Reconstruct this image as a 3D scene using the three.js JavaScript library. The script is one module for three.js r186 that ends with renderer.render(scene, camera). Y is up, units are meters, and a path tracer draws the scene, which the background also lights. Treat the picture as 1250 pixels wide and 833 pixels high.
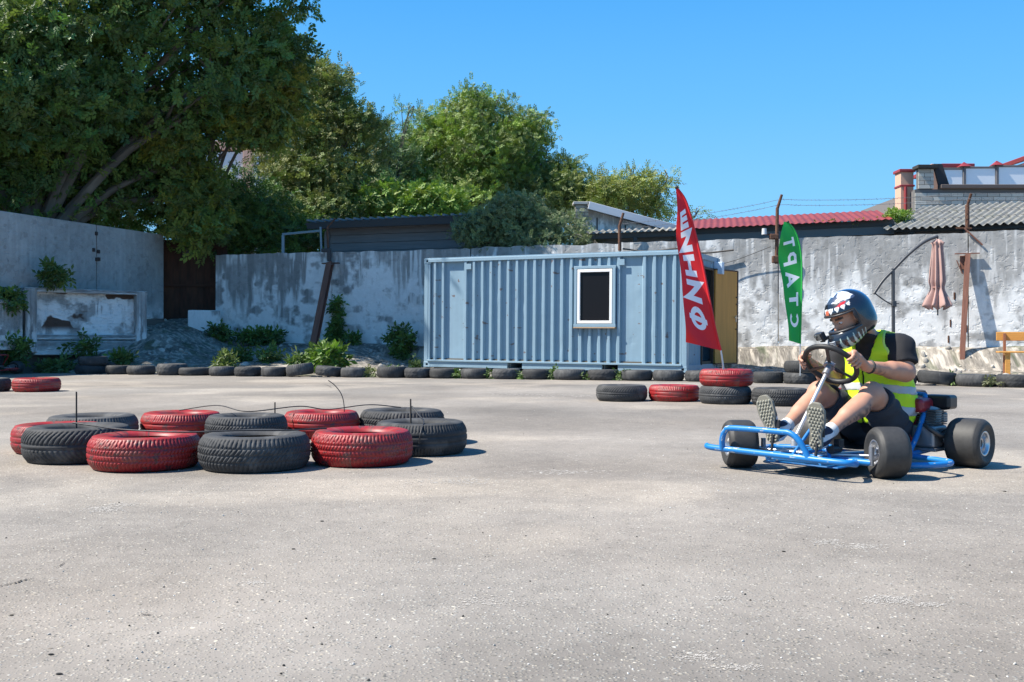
import * as THREE from 'three';
import { mergeGeometries, mergeVertices } from 'three/addons/utils/BufferGeometryUtils.js';
import { RoundedBoxGeometry } from 'three/addons/geometries/RoundedBoxGeometry.js';

// ------------------------------------------------------------------ camera, sky, sun, exposure
const scene = new THREE.Scene();
const camera = new THREE.PerspectiveCamera(2 * Math.atan(416.5 / 1220) * 180 / Math.PI, 1024 / 682, 0.05, 1500);
const EYE = 0.73, FPX = 1220;
camera.position.set(0, EYE, 0);
camera.updateMatrixWorld();

const SUN_EL = 52 * Math.PI / 180, SUN_AZ = 7 * Math.PI / 180;
const SUN_DIR = new THREE.Vector3(-Math.cos(SUN_EL) * Math.cos(SUN_AZ), Math.sin(SUN_EL), Math.cos(SUN_EL) * Math.sin(SUN_AZ));
{
  const w = 512, h = 256, d = new Float32Array(w * h * 4);
  const stops = [[0, .27, .60, .93], [8, .215, .56, .95], [13, .14, .475, .92], [19, .085, .385, .86], [35, .05, .27, .70], [60, .033, .19, .54], [90, .028, .16, .48]];
  const dir = new THREE.Vector3();
  for (let j = 0; j < h; j++) {
    const e = ((j + .5) / h - .5) * Math.PI, deg = Math.max(0, e * 180 / Math.PI);
    let k = 0; while (k < stops.length - 2 && deg > stops[k + 1][0]) k++;
    const a = stops[k], b = stops[k + 1], t = Math.min(1, (deg - a[0]) / (b[0] - a[0]));
    for (let i = 0; i < w; i++) {
      const az = ((i + .5) / w - .5) * 2 * Math.PI;
      dir.set(Math.cos(e) * Math.cos(az), Math.sin(e), Math.cos(e) * Math.sin(az));
      const c = Math.max(0, dir.dot(SUN_DIR)), glow = .4 * Math.pow(c, 60) + .09 * Math.pow(c, 8);
      const o = (j * w + i) * 4;
      for (let q = 0; q < 3; q++) d[o + q] = .61 * (a[q + 1] + (b[q + 1] - a[q + 1]) * t) + glow * [1, .97, .9][q];
      d[o + 3] = 1;
    }
  }
  const sky = new THREE.DataTexture(d, w, h, THREE.RGBAFormat, THREE.FloatType);
  sky.mapping = THREE.EquirectangularReflectionMapping; sky.magFilter = THREE.LinearFilter; sky.needsUpdate = true;
  scene.background = sky; scene.environment = sky;
}
const sun = new THREE.DirectionalLight(new THREE.Color(1, .94, .84), 5);
sun.position.copy(SUN_DIR).multiplyScalar(60).add(new THREE.Vector3(0, 0, -15));
sun.target.position.set(0, 0, -15);
sun.castShadow = true; sun.shadow.mapSize.set(4096, 4096); sun.shadow.radius = 1; sun.shadow.bias = -0.0005;
Object.assign(sun.shadow.camera, { left: -26, right: 26, top: 26, bottom: -26, near: 1, far: 140 });
scene.add(sun, sun.target);

const renderer = new THREE.WebGLRenderer({ antialias: true });
renderer.setSize(1024, 682);
renderer.toneMapping = THREE.LinearToneMapping;
renderer.toneMappingExposure = 1.9;
renderer.shadowMap.enabled = true;

// ------------------------------------------------------------------ helpers
function rng(seed) { let a = seed >>> 0; return () => { a = (a + 0x6D2B79F5) | 0; let t = Math.imul(a ^ (a >>> 15), 1 | a); t = (t + Math.imul(t ^ (t >>> 7), 61 | t)) ^ t; return ((t ^ (t >>> 14)) >>> 0) / 4294967296; }; }
const V = (x, y, z) => new THREE.Vector3(x, y, z);
const W = (px, py, Z) => V((px - 625) / FPX * Z, EYE - (py - 416.5) / FPX * Z, -Z);      // a pixel's direction at a known depth
const gz = (py) => EYE * FPX / (py - 416.5);                                              // depth of a ground point
const clamp = (x, a = 0, b = 1) => Math.min(b, Math.max(a, x));
const sstep = (a, b, x) => { const t = clamp((x - a) / (b - a)); return t * t * (3 - 2 * t); };
const mix = (a, b, t) => a + (b - a) * t;
const HASH = new Float32Array(65536); { const r = rng(77); for (let i = 0; i < 65536; i++) HASH[i] = r(); }
const h2 = (x, y) => HASH[((x * 73 + y * 7919) & 65535) ^ ((x * 12289 + (y << 5)) & 65535)];
function vnoise(x, y, px = 0, py = 0) {                 // value noise, tiling every px, py cells if given
  const xi = Math.floor(x), yi = Math.floor(y), fx = x - xi, fy = y - yi;
  const wx = (k) => px ? ((k % px) + px) % px : k, wy = (k) => py ? ((k % py) + py) % py : k;
  const u = fx * fx * (3 - 2 * fx), v = fy * fy * (3 - 2 * fy);
  const a = h2(wx(xi), wy(yi)), b = h2(wx(xi + 1), wy(yi)), c = h2(wx(xi), wy(yi + 1)), d = h2(wx(xi + 1), wy(yi + 1));
  return a + (b - a) * u + (c - a) * v + (a - b - c + d) * u * v;
}
function fbm(x, y, o = 4, px = 0, py = 0) { let s = 0, a = .5, n = 0; for (let i = 0; i < o; i++) { s += a * vnoise(x, y, px, py); n += a; a *= .5; x *= 2; y *= 2; px *= 2; py *= 2; } return s / n; }
function n3(x, y, z) { return (vnoise(x + z * 1.7, y + 11.3) + vnoise(y - x * .6 + 5.1, z + 3.7) + vnoise(z + 9.2, x + y * .8)) / 3; }
const toS = (c) => c <= .0031308 ? c * 12.92 : 1.055 * Math.pow(c, 1 / 2.4) - .055;
function colorTex(w, h, fn, repeat = true) {            // fn(u, v) gives linear rgb; v = 0 is the bottom
  const d = new Uint8Array(w * h * 4);
  for (let j = 0; j < h; j++) for (let i = 0; i < w; i++) {
    const c = fn((i + .5) / w, (j + .5) / h), o = (j * w + i) * 4;
    for (let q = 0; q < 3; q++) d[o + q] = clamp(toS(clamp(c[q])) * 255, 0, 255);
    d[o + 3] = 255;
  }
  return finish(new THREE.DataTexture(d, w, h), repeat, true);
}
function grayTex(w, h, fn, repeat = true) {
  const d = new Uint8Array(w * h * 4);
  for (let j = 0; j < h; j++) for (let i = 0; i < w; i++) { const c = clamp(fn((i + .5) / w, (j + .5) / h)) * 255, o = (j * w + i) * 4; d[o] = d[o + 1] = d[o + 2] = c; d[o + 3] = 255; }
  return finish(new THREE.DataTexture(d, w, h), repeat, false);
}
function finish(t, repeat, srgb) {
  t.wrapS = t.wrapT = repeat ? THREE.RepeatWrapping : THREE.ClampToEdgeWrapping;
  t.magFilter = THREE.LinearFilter; t.minFilter = THREE.LinearMipmapLinearFilter; t.generateMipmaps = true; t.anisotropy = 8;
  if (srgb) t.colorSpace = THREE.SRGBColorSpace;
  t.needsUpdate = true; return t;
}
const lin = (r, g, b) => new THREE.Color().setRGB(r, g, b);
function mat(r, g, b, rough = .8, extra = {}) { return new THREE.MeshStandardMaterial({ color: lin(r, g, b), roughness: rough, ...extra }); }

const taken = {};
function numbered(name) { const n = taken[name] = (taken[name] ?? -1) + 1; return n ? `${name}_${String(n).padStart(3, '0')}` : name; }
function shade(o) { o.traverse((m) => { if (m.isMesh) { m.castShadow = true; m.receiveShadow = true; } }); return o; }
function thing(name, label, category, pos = [0, 0, 0], turn = 0, group) {
  const o = new THREE.Group(); o.name = numbered(name); o.position.set(...(pos.isVector3 ? pos.toArray() : pos)); o.rotation.y = turn;
  o.userData = { label, category }; if (group) o.userData.group = group;
  scene.add(o); return o;
}
function part(name, geo, m, parent, label) {
  const list = Array.isArray(geo) ? geo : [geo];
  const o = new THREE.Mesh(list.length > 1 ? merge(list) : list[0], m); o.name = name;
  if (label) o.userData.label = label;
  o.castShadow = o.receiveShadow = true; parent.add(o); return o;
}
function merge(list) {
  const flat = list.map((g) => { g = g.index ? g.toNonIndexed() : g; for (const k of Object.keys(g.attributes)) if (!['position', 'normal', 'uv'].includes(k)) g.deleteAttribute(k); if (!g.attributes.uv) g.setAttribute('uv', new THREE.BufferAttribute(new Float32Array(g.attributes.position.count * 2), 2)); return g; });
  return mergeGeometries(flat);
}
function single(name, geo, m, label, category, pos = [0, 0, 0], turn = 0, group, kind) {
  const o = part(numbered(name), geo, m, scene); o.position.set(...(pos.isVector3 ? pos.toArray() : pos)); o.rotation.y = turn;
  if (label) o.userData = { label, category }; if (group) o.userData.group = group; if (kind) o.userData.kind = kind;
  return o;
}
function structure(name, geo, m) { const o = part(numbered(name), geo, m, scene); o.userData.kind = 'structure'; return o; }
function box(w, h, d, x = 0, y = 0, z = 0, bev = 0) {
  const g = bev ? new RoundedBoxGeometry(w, h, d, 2, Math.min(bev, w / 2.01, h / 2.01, d / 2.01)) : new THREE.BoxGeometry(w, h, d);
  return g.translate(x, y, z);
}
function tube(points, r, seg = 0, radial = 8, closed = false, tension = .5) {
  const c = new THREE.CatmullRomCurve3(points, closed, 'catmullrom', tension);
  const g = new THREE.TubeGeometry(c, seg || points.length * 6, r, radial, closed);
  if (closed) return g;
  const caps = [];
  for (const [t, s] of [[0, -1], [1, 1]]) {
    const cap = new THREE.CircleGeometry(r, radial), p = c.getPointAt(t), d = c.getTangentAt(t).multiplyScalar(s);
    cap.applyQuaternion(new THREE.Quaternion().setFromUnitVectors(V(0, 0, 1), d)); cap.translate(p.x, p.y, p.z); caps.push(cap);
  }
  return merge([g, ...caps]);
}
function rod(a, b, r, r2 = r, radial = 10) {
  const d = b.clone().sub(a), g = new THREE.CylinderGeometry(r2, r, d.length(), radial, 1);
  g.applyQuaternion(new THREE.Quaternion().setFromUnitVectors(V(0, 1, 0), d.clone().normalize()));
  const m = a.clone().add(b).multiplyScalar(.5); return g.translate(m.x, m.y, m.z);
}
function beam(a, b, w, h, up = V(0, 1, 0), bev = .004) {  // a bar of width w (sideways) and height h (along up) from a to b
  const d = b.clone().sub(a), L = d.length(); d.normalize();
  const side = new THREE.Vector3().crossVectors(up, d).normalize(), u2 = new THREE.Vector3().crossVectors(d, side);
  const g = box(w, h, L, 0, 0, 0, bev);
  g.applyMatrix4(new THREE.Matrix4().makeBasis(side, u2, d)); const m = a.clone().add(b).multiplyScalar(.5); return g.translate(m.x, m.y, m.z);
}
function gridGeo(nu, nv, fn, uvfn) {                      // fn(i, j) -> Vector3
  const p = [], uv = [], ix = [];
  for (let j = 0; j <= nv; j++) for (let i = 0; i <= nu; i++) { const q = fn(i, j); p.push(q.x, q.y, q.z); const t = uvfn ? uvfn(i, j, q) : [i / nu, j / nv]; uv.push(t[0], t[1]); }
  for (let j = 0; j < nv; j++) for (let i = 0; i < nu; i++) { const a = j * (nu + 1) + i, b = a + 1, c = a + nu + 1, d = c + 1; ix.push(a, b, d, a, d, c); }
  const g = new THREE.BufferGeometry(); g.setAttribute('position', new THREE.Float32BufferAttribute(p, 3)); g.setAttribute('uv', new THREE.Float32BufferAttribute(uv, 2)); g.setIndex(ix); g.computeVertexNormals(); return g;
}
// ------------------------------------------------------------------ lines of the yard (X across, Z depth from the camera)
const wallZ = (X) => 25 - .3136 * X;                                   // long concrete fence
const ROWPX = [[-60, 455], [110, 457], [300, 460], [500, 462], [690, 464.3], [835, 466], [980, 469.5], [1143, 471.5], [1250, 474], [1500, 480]];
const rowY = (px) => { let k = 0; while (k < ROWPX.length - 2 && px > ROWPX[k + 1][0]) k++; const a = ROWPX[k], b = ROWPX[k + 1]; return a[1] + (b[1] - a[1]) * (px - a[0]) / (b[0] - a[0]); };
const ROWXZ = ROWPX.map(([px, py]) => { const Z = gz(py); return [(px - 625) / FPX * Z, Z]; });
const rowZ = (X) => { let k = 0; while (k < ROWXZ.length - 2 && X > ROWXZ[k + 1][0]) k++; const a = ROWXZ[k], b = ROWXZ[k + 1]; return a[1] + (b[1] - a[1]) * (X - a[0]) / (b[0] - a[0]); };
// height of the earth bank behind the row of tyres
function bankH(X, Z) {
  const zr = rowZ(X) + .45, zw = wallZ(X), d = (Z - zr) / Math.max(.5, zw - zr), dm = zw - Z;
  const left = sstep(-2.2, -4.2, X), corner = sstep(-7.2, -9.2, X);
  const right = (.10 * sstep(0, .6, d) + .5 * sstep(.95, .12, dm) * (1 - sstep(-2.4, -1.2, X) * sstep(5.2, 4.4, X) * .75));
  const slope = .68 * Math.pow(clamp(d), 1.05);
  let h = mix(right, slope, left);
  const dc = clamp((Z - zr) / 2.6), far = clamp((Z - zr - 2.2) / 3.5);
  h = mix(h, .86 * Math.pow(dc, 1.1) + .5 * far, corner);
  const rough = sstep(0, .5, Z - zr) * (.05 * (fbm(X * 1.3 + 40, Z * 1.3, 3) - .5) + .05 * (fbm(X * 5, Z * 5, 3) - .5)) * (1 + 1.2 * corner);
  return Math.max(-.02, h + rough * sstep(0, .08, h + .02));
}

// asphalt: one sheet to the horizon, speckled aggregate
const AS = 2048;
const asphaltH = new Float32Array(AS * AS), asphaltC = new Float32Array(AS * AS * 3);
{
  const q = 512, A = new Float32Array(q * q), B = new Float32Array(q * q);
  for (let j = 0; j < q; j++) for (let i = 0; i < q; i++) { A[j * q + i] = fbm(i / q * 48, j / q * 48, 3, 48, 48); B[j * q + i] = fbm(i / q * 6, j / q * 6, 3, 6, 6); }
  for (let j = 0; j < AS; j++) for (let i = 0; i < AS; i++) {
    const k = (j * AS + i), kk = (j >> 2) * q + (i >> 2), f = A[kk], m = B[kk], w = h2(i * 3 + 1, j * 5 + 2);
    const b = .192 + .05 * (f - .5) + .07 * (m - .5) + .05 * (w - .5);
    asphaltC[k * 3] = b * 1.09; asphaltC[k * 3 + 1] = b * .97; asphaltC[k * 3 + 2] = b * .84; asphaltH[k] = .45 + .2 * (f - .5);
  }
  const r = rng(5);
  for (let n = 0; n < 125000; n++) {
    const x = r() * AS, y = r() * AS, big = r() < .05, R = big ? 2.2 + r() * 2.6 : .8 + r() * 1.8, t = r(), e = .6 + r() * .4, an = r() * 3.14, ca = Math.cos(an), sa = Math.sin(an);
    const tone = t < .32 ? .085 + r() * .06 : t < .88 ? .225 + r() * .09 : .34 + r() * .18, warm = r() * .14 - .03, Ri = Math.ceil(R);
    for (let dy = -Ri; dy <= Ri; dy++) for (let dx = -Ri; dx <= Ri; dx++) {
      const a = (dx * ca + dy * sa), b = (dy * ca - dx * sa) / e, q = Math.sqrt(a * a + b * b) / R; if (q > 1) continue;
      const k = (((y + dy + AS) | 0) % AS) * AS + (((x + dx + AS) | 0) % AS), w = .85 * (1 - sstep(.55, 1, q));
      asphaltC[k * 3] = mix(asphaltC[k * 3], tone * (1.04 + warm), w); asphaltC[k * 3 + 1] = mix(asphaltC[k * 3 + 1], tone, w); asphaltC[k * 3 + 2] = mix(asphaltC[k * 3 + 2], tone * (.89 - warm), w);
      asphaltH[k] = Math.max(asphaltH[k], mix(asphaltH[k], .5 + .5 * (1 - q * q), w));
    }
  }
}
const asphaltMap = colorTex(AS, AS, (u, v) => { const k = (Math.floor(v * AS) * AS + Math.floor(u * AS)) * 3; return [asphaltC[k], asphaltC[k + 1], asphaltC[k + 2]]; });
const asphaltBump = grayTex(AS, AS, (u, v) => asphaltH[Math.floor(v * AS) * AS + Math.floor(u * AS)]);
const asphaltMat = new THREE.MeshStandardMaterial({ map: asphaltMap, bumpMap: asphaltBump, bumpScale: .0045, roughness: .93, vertexColors: true });
{
  const xs = [], zs = [];
  for (let x = -400; x < -40; x += 40) xs.push(x); for (let x = -40; x < -8; x += 1) xs.push(x); for (let x = -8; x < 8; x += .1) xs.push(x); for (let x = 8; x < 40; x += 1) xs.push(x); for (let x = 40; x <= 400; x += 40) xs.push(x);
  for (let z = -60; z < 0; z += 6) zs.push(z); for (let z = 0; z < 1.8; z += .3) zs.push(z); for (let z = 1.8; z < 9; z += .08) zs.push(z); for (let z = 9; z < 27; z += .2) zs.push(z); for (let z = 27; z < 60; z += 3) zs.push(z); for (let z = 60; z <= 500; z += 40) zs.push(z);
  const T = 3.7, col = [];
  const g = gridGeo(xs.length - 1, zs.length - 1, (i, j) => V(xs[i], 0, -zs[j]), (i, j) => [xs[i] / T, zs[j] / T]);
  for (const Z of zs) for (const X of xs) {       // patches of pale dust, old tar and worn stone
    const a = fbm(X * .9 + 3, Z * .55, 4), b = fbm(X * .25 + 40, Z * .6 + 7, 3), c = fbm(X * 2.6 + 90, Z * 2.2, 3), lane = fbm(X * .07 + 2, Z * 1.9 + 5, 3);
    let k = 1.02 + .40 * (a - .5) + .42 * (b - .5) + .16 * (c - .5) + .22 * (lane - .5);
    const dust = sstep(.56, .72, fbm(X * .7 + 11, Z * .8 + 90, 4)) * .35;
    const red = 1 + .07 * (fbm(X * .5 + 70, Z * .7 + 20, 3) - .5);
    col.push((k + dust) * red, k + dust * .93, (k + dust * .8) * (2 - red));
  }
  g.setAttribute('color', new THREE.Float32BufferAttribute(col, 3));
  structure('asphalt_yard', g, asphaltMat);
}

// earth bank
const earthMap = colorTex(1024, 1024, (u, v) => {
  const a = fbm(u * 10, v * 10, 5, 10, 10), b = fbm(u * 40 + 9, v * 40, 3, 40, 40), c = vnoise(u * 200, v * 200, 200, 200), d = fbm(u * 5 + 31, v * 5, 3, 5, 5);
  const k = .17 + .16 * (a - .5) + .16 * (b - .5) + .10 * (c - .5), pale = sstep(.52, .7, b) * .13 + sstep(.55, .7, d) * .08, grass = sstep(.6, .72, fbm(u * 14 + 3, v * 14 + 60, 4, 14, 14)) * .5;
  return [mix((k + pale) * 1.12, .05, grass), mix((k + pale) * 1.0, .075, grass), mix((k + pale) * .84, .025, grass)];
});
const earthBump = grayTex(512, 512, (u, v) => fbm(u * 24, v * 24, 5, 24, 24));
const earthMat = new THREE.MeshStandardMaterial({ map: earthMap, bumpMap: earthBump, bumpScale: .03, roughness: 1 });
{
  const N = 420, M = 70;
  const g = gridGeo(N, M, (i, j) => {
    const X = mix(-17, 16, i / N), zr = rowZ(X) + .42, zb = X < -8.1 ? mix(wallZ(X), 31, sstep(-8.1, -8.4, X)) : wallZ(X) + .25, Z = mix(zr, zb, j / M);
    return V(X, j === 0 ? -.03 : bankH(X, Z), -Z);
  }, (i, j, q) => [q.x / 3.1, (q.z + q.y * .8) / 3.1]);
  structure('earth_bank', g, earthMat);
}
// rough land behind the fence, so that nothing stands on air
structure('back_lot', gridGeo(60, 30, (i, j) => { const X = mix(-70, 60, i / 60), z0 = (X < -8.2 ? 30 : wallZ(X) + .3); return V(X, .35 + .3 * fbm(X * .2, j * .4, 3), -mix(z0, 110, j / 30)); }, (i, j, q) => [q.x / 3, q.z / 3]), earthMat);
structure('left_lot', gridGeo(40, 30, (i, j) => { const Z = mix(4, 34, j / 30), xe = -9.72 - 1.87 / 5.05 * (27.6 - Z) - .25; return V(mix(xe, -60, i / 40), 1.3, -Z); }, (i, j, q) => [q.x / 3, q.z / 3]), earthMat);

// ------------------------------------------------------------------ concrete fence
function concrete(s, h, white, dark, seed, sk = 1) {                 // s along, h height above the panel's foot, both metres
  const n = fbm(s * 1.1 + seed, h * 1.1, 4), f = fbm(s * 9 + seed, h * 9, 4), str = fbm(s * 5.5 + seed * 3, h * .35 + 5, 4), str2 = fbm(s * 15 + seed, h * .7, 3), fine = vnoise(s * 70, h * 70);
  let k = .37 + .14 * (n - .5) + .12 * (f - .5) + .12 * sk * (str - .5) + .08 * sk * (str2 - .5) + .05 * (fine - .5);
  k *= 1 - dark * sstep(.47, .68, str + .18 * (h / 2.5 - .5)) * .4;
  const edge = white * (.62 + 1.5 * (fbm(s * 1.7 + seed * 7, 3.3, 4) - .42) + .7 * (fbm(s * 7 + seed, h * 1.6, 4) - .5));
  let w = sstep(edge + .14, edge - .14, h / 2.5 + .12 * (f - .5)) * sstep(.30, .52, fbm(s * 3.3 + seed * 11, h * 4.1, 5));
  w = Math.max(w, white * .7 * sstep(.55, .64, str2) * sstep(.5, .62, n));
  const sp = sstep(.66, .72, fbm(s * 6 + 17 + seed, h * 6, 4)) * .45;
  const c = [k * 1.0, k * .985, k * .95], wc = .74 + .12 * (f - .5) + .06 * (fine - .5);
  return [mix(c[0], wc, w) * (1 - sp * .35), mix(c[1], wc * .995, w) * (1 - sp * .36), mix(c[2], wc * .97, w) * (1 - sp * .38)];
}
const wallBump = grayTex(512, 512, (u, v) => { const f = fbm(u * 12, v * 12, 6, 12, 12), hole = sstep(.64, .7, fbm(u * 30 + 5, v * 30, 3, 30, 30)); return f * .8 - hole * .35 + .1; });
const ALONG = V(1, 0, .3136).normalize(), OUT = V(-.2992, 0, .954);       // along the fence to the right; its face towards the yard
{
  const S0 = -8.2 / ALONG.x, S1 = 15 / ALONG.x, L = S1 - S0;
  const map = colorTex(2048, 256, (u, v) => concrete(S0 + u * L, v * 2.6, mix(1.05, .7, sstep(.3, .8, u)), mix(.9, .45, sstep(.25, .5, u)), 2), false);
  const m = new THREE.MeshStandardMaterial({ map, bumpMap: wallBump.clone(), bumpScale: .012, roughness: .95 });
  m.bumpMap.repeat.set(9, 1.1); m.bumpMap.needsUpdate = true;
  const base = V(0, .58, -25);
  const w = thing('concrete_fence', 'long weathered concrete panel fence with peeling whitewash behind the blue container', 'fence', base);
  const joints = [-8.2, -4.78, -1.05, 2.62, 6.15, 9.99, 13.8];
  joints.slice(0, -1).forEach((xa, k) => {
    const sa = xa / ALONG.x + .012, sb = joints[k + 1] / ALONG.x - .012, NX = 30, NY = 14, Th = .16, r = rng(90 + k);
    const lean = (r() - .5) * .02, top = 2.56 + (r() - .5) * .04, rag = k === 2 || k === 1 ? .07 : .02;
    const pt = (s, h, o) => ALONG.clone().multiplyScalar(s).addScaledVector(OUT, o).setY(h);
    const hAt = (s, j) => j / NY * (top - (j === NY ? rag * fbm(s * 4 + 3, k, 3) + .03 * vnoise(s * 12, 2) : 0));
    const sAt = (i) => mix(sa, sb, i / NX) + (i === 0 ? 1 : i === NX ? -1 : 0) * 0;
    const off = (s, h) => lean * h + .016 * (fbm(s * 2.3, h * 2.3, 3) - .5);
    const uvf = (s, h) => [(s - S0) / L, h / 2.6];
    const front = gridGeo(NX, NY, (i, j) => { const s = sAt(i), h = hAt(s, j); return pt(s, h, off(s, h)); }, (i, j) => uvf(sAt(i), hAt(sAt(i), j)));
    const back = gridGeo(NX, NY, (i, j) => { const s = sAt(NX - i), h = hAt(s, j); return pt(s, h, -Th); }, (i, j) => uvf(sAt(NX - i), hAt(sAt(NX - i), j)));
    const cap = gridGeo(NX, 1, (i, j) => { const s = sAt(i), h = hAt(s, NY); return pt(s, h, j ? -Th : off(s, h)); }, (i) => uvf(sAt(i), 2.5));
    const ends = [0, NX].map((i) => gridGeo(1, NY, (q, j) => { const s = sAt(i), h = hAt(s, j); return pt(s, h, (q === 0) === (i === 0) ? -Th : off(s, h)); }, (q, j) => uvf(sAt(i), hAt(sAt(i), j))));
    const o = part('wall_panel', [front, back, cap, ...ends], m, w);
  });
  // strip footing under the panels, broken and stony
  const fm = new THREE.MeshStandardMaterial({ map: colorTex(512, 512, (u, v) => { const a = fbm(u * 9, v * 9, 5, 9, 9), b = fbm(u * 40, v * 40 + 4, 3, 40, 40), br = sstep(.52, .64, fbm(u * 6 + 3, v * 10, 4, 6, 10)), k = .40 + .3 * (a - .5) + .22 * (b - .5); return [mix(k, .26, br), mix(k * .96, .19, br), mix(k * .86, .12, br)]; }), bumpMap: earthBump, bumpScale: .05, roughness: 1 });
  const foot = gridGeo(160, 8, (i, j) => { const s = mix(S0, S1, i / 160), h = [-.62, -.5, -.38, -.26, -.15, -.06, .0, .0, .0][j], o = [.15, .14, .13, .12, .11, .1, .08, .02, -.1][j]; return ALONG.clone().multiplyScalar(s).addScaledVector(OUT, o + (j < 7 ? .1 * (fbm(s * 2.2, j * .8, 4) - .5) : 0)).setY(h - .012 + (j > 4 && j < 7 ? .07 * (fbm(s * 3 + 50, j, 3) - .5) : 0)); }, (i, j, q) => [i / 160 * L / 2.3, (q.y + [0, 0, 0, 0, 0, 0, 0, .06, .18][j]) / 2.3]);
  part('footing', foot, fm, w);
}
{ // left wall on the ledge, two panels seen, running towards the camera
  const far = V(-9.68, 0, -27.6), D = V(-1.87, 0, 5.05).normalize(), N = V(D.z, 0, -D.x), L = 16.5;
  const map = colorTex(1024, 256, (u, v) => { const c = concrete(u * L + 60, v * 2.35, .12, .12, 5, .45); return c; }, false);
  const m = new THREE.MeshStandardMaterial({ map, bumpMap: wallBump.clone(), bumpScale: .02, roughness: .95 }); m.bumpMap.repeat.set(8, 1.3); m.bumpMap.needsUpdate = true;
  const w = thing('side_wall', 'smooth grey concrete wall standing on the ledge under the dark trees', 'wall', [far.x, 1.34, far.z]);
  const js = [0, 2.52, 6.6, 10.7, 14.8];
  for (let k = 0; k < 4; k++) {
    const g = box(.16, 2.32, js[k + 1] - js[k] - .03, 0, 1.16, (js[k] + js[k + 1]) / 2, .012), p = g.attributes.position, uv = g.attributes.uv;
    for (let i = 0; i < p.count; i++) { uv.setXY(i, p.getZ(i) / L, p.getY(i) / 2.35); }
    g.applyMatrix4(new THREE.Matrix4().makeBasis(N, V(0, 1, 0), D)); part('wall_panel', g, m, w);
  }
  const im = mat(.05, .035, .03, .8), bits = [];
  for (const [h, o] of [[2.1, .03], [1.65, -.05], [1.68, .12], [1.45, .02], [1.46, -.06]]) bits.push(box(.05, .09, .07, 0, 0, 0, .006).applyMatrix4(new THREE.Matrix4().makeBasis(N, V(0, 1, 0), D)).translate(D.x * (2.52 + o) + N.x * .09, h, D.z * (2.52 + o) + N.z * .09));
  for (const b of bits) part('hinge_plate', b, im, w);
  part('footing', box(.3, 1.7, 16, 0, -.86, 8, .02).applyMatrix4(new THREE.Matrix4().makeBasis(N, V(0, 1, 0), D)), mat(.16, .14, .12, 1), w);
}
const rustMap = colorTex(512, 512, (u, v) => { const a = fbm(u * 8, v * 8, 5, 8, 8), b = fbm(u * 40, v * 12, 3, 40, 12); return [.12 + .12 * (a - .5) + .05 * (b - .5), .055 + .06 * (a - .5), .032 + .03 * (a - .5)]; });
const rustMat = new THREE.MeshStandardMaterial({ map: rustMap, roughness: .85, bumpMap: earthBump, bumpScale: .01 });
{ // rusty sheet door closing the gap between the two walls, a whitewashed block at its foot
  const g = thing('rusty_gate', 'dark rusty sheet metal gate in the gap at the corner of the walls', 'gate', [-9.05, .9, -28.3], .12);
  const dm = new THREE.MeshStandardMaterial({ map: rustMap, color: lin(.55, .5, .5), roughness: .9 });
  for (let k = 0; k < 3; k++) part('sheet', box(.68, 2.75, .03, -.66 + k * .64, 1.32, k % 2 * .02, .004), dm, g);
  for (const h of [.3, 1.4, 2.5]) part('rail', box(2.0, .07, .05, -.03, h, .05, .005), dm, g);
  const wm = new THREE.MeshStandardMaterial({ map: colorTex(128, 128, (u, v) => concrete(u * 1 + 20, v * .4, 1.3, .5, 9)), roughness: .95 });
  single('concrete_block', box(.85, .95, .2, 0, .47, 0, .03), wm, 'whitewashed concrete block before the rusty gate', 'block', [-8.35, .62, -27.1], .3);
}
{ // retaining wall with framed panel
  const a = W(30, 352, 22.9), b = W(175, 357, 24.8), top = 1.93, L = Math.hypot(b.x - a.x, b.z - a.z), turn = -Math.atan2(b.z - a.z, b.x - a.x);
  const m = new THREE.MeshStandardMaterial({ map: colorTex(1024, 512, (u, v) => { const c = concrete(u * L + 8, v * 1.1, 1.5, .9, 4), r = sstep(.6, .66, fbm(u * 5 + 4, v * 3 + 8, 4)) * sstep(.12, .3, v); return [mix(c[0], .09, r), mix(c[1], .055, r), mix(c[2], .04, r)]; }, false), bumpMap: wallBump, bumpScale: .03, roughness: .95 });
  const fm = new THREE.MeshStandardMaterial({ map: colorTex(256, 256, (u, v) => concrete(u * 2 + 30, v * 2, .5, .7, 6)), bumpMap: wallBump, bumpScale: .02, roughness: .95 });
  const w = thing('retaining_wall', 'low framed concrete retaining wall with dark breaks in its whitewash', 'wall', [a.x, .55, a.z], turn);
  part('panel', box(L - .1, 1.1, .14, L / 2, .77, -.12, .01), m, w);
  part('post', box(.26, 1.5, .28, .1, .66, 0, .03), fm, w); part('post', box(.26, 1.5, .28, L - .1, .66, 0, .03), fm, w);
  part('coping', box(L + .1, .1, .34, L / 2, 1.36, -.04, .02), fm, w); part('sill', box(L - .4, .12, .2, L / 2, .27, -.02, .02), fm, w); part('foundation', box(L - .3, .34, .24, L / 2, .02, -.05, .03), fm, w);
  const c = W(-40, 366, 21.4), d = W(24, 366, 22.6), L2 = Math.hypot(d.x - c.x, d.z - c.z), w2 = thing('block_wall', 'short low concrete wall overgrown with weeds beside the framed retaining wall', 'wall', [c.x, .6, c.z], -Math.atan2(d.z - c.z, d.x - c.x));
  part('panel', box(L2, 1.05, .2, L2 / 2, .45, 0, .03), fm, w2); part('coping', box(L2, .08, .28, L2 / 2, 1.0, 0, .02), fm, w2);
}
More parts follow.
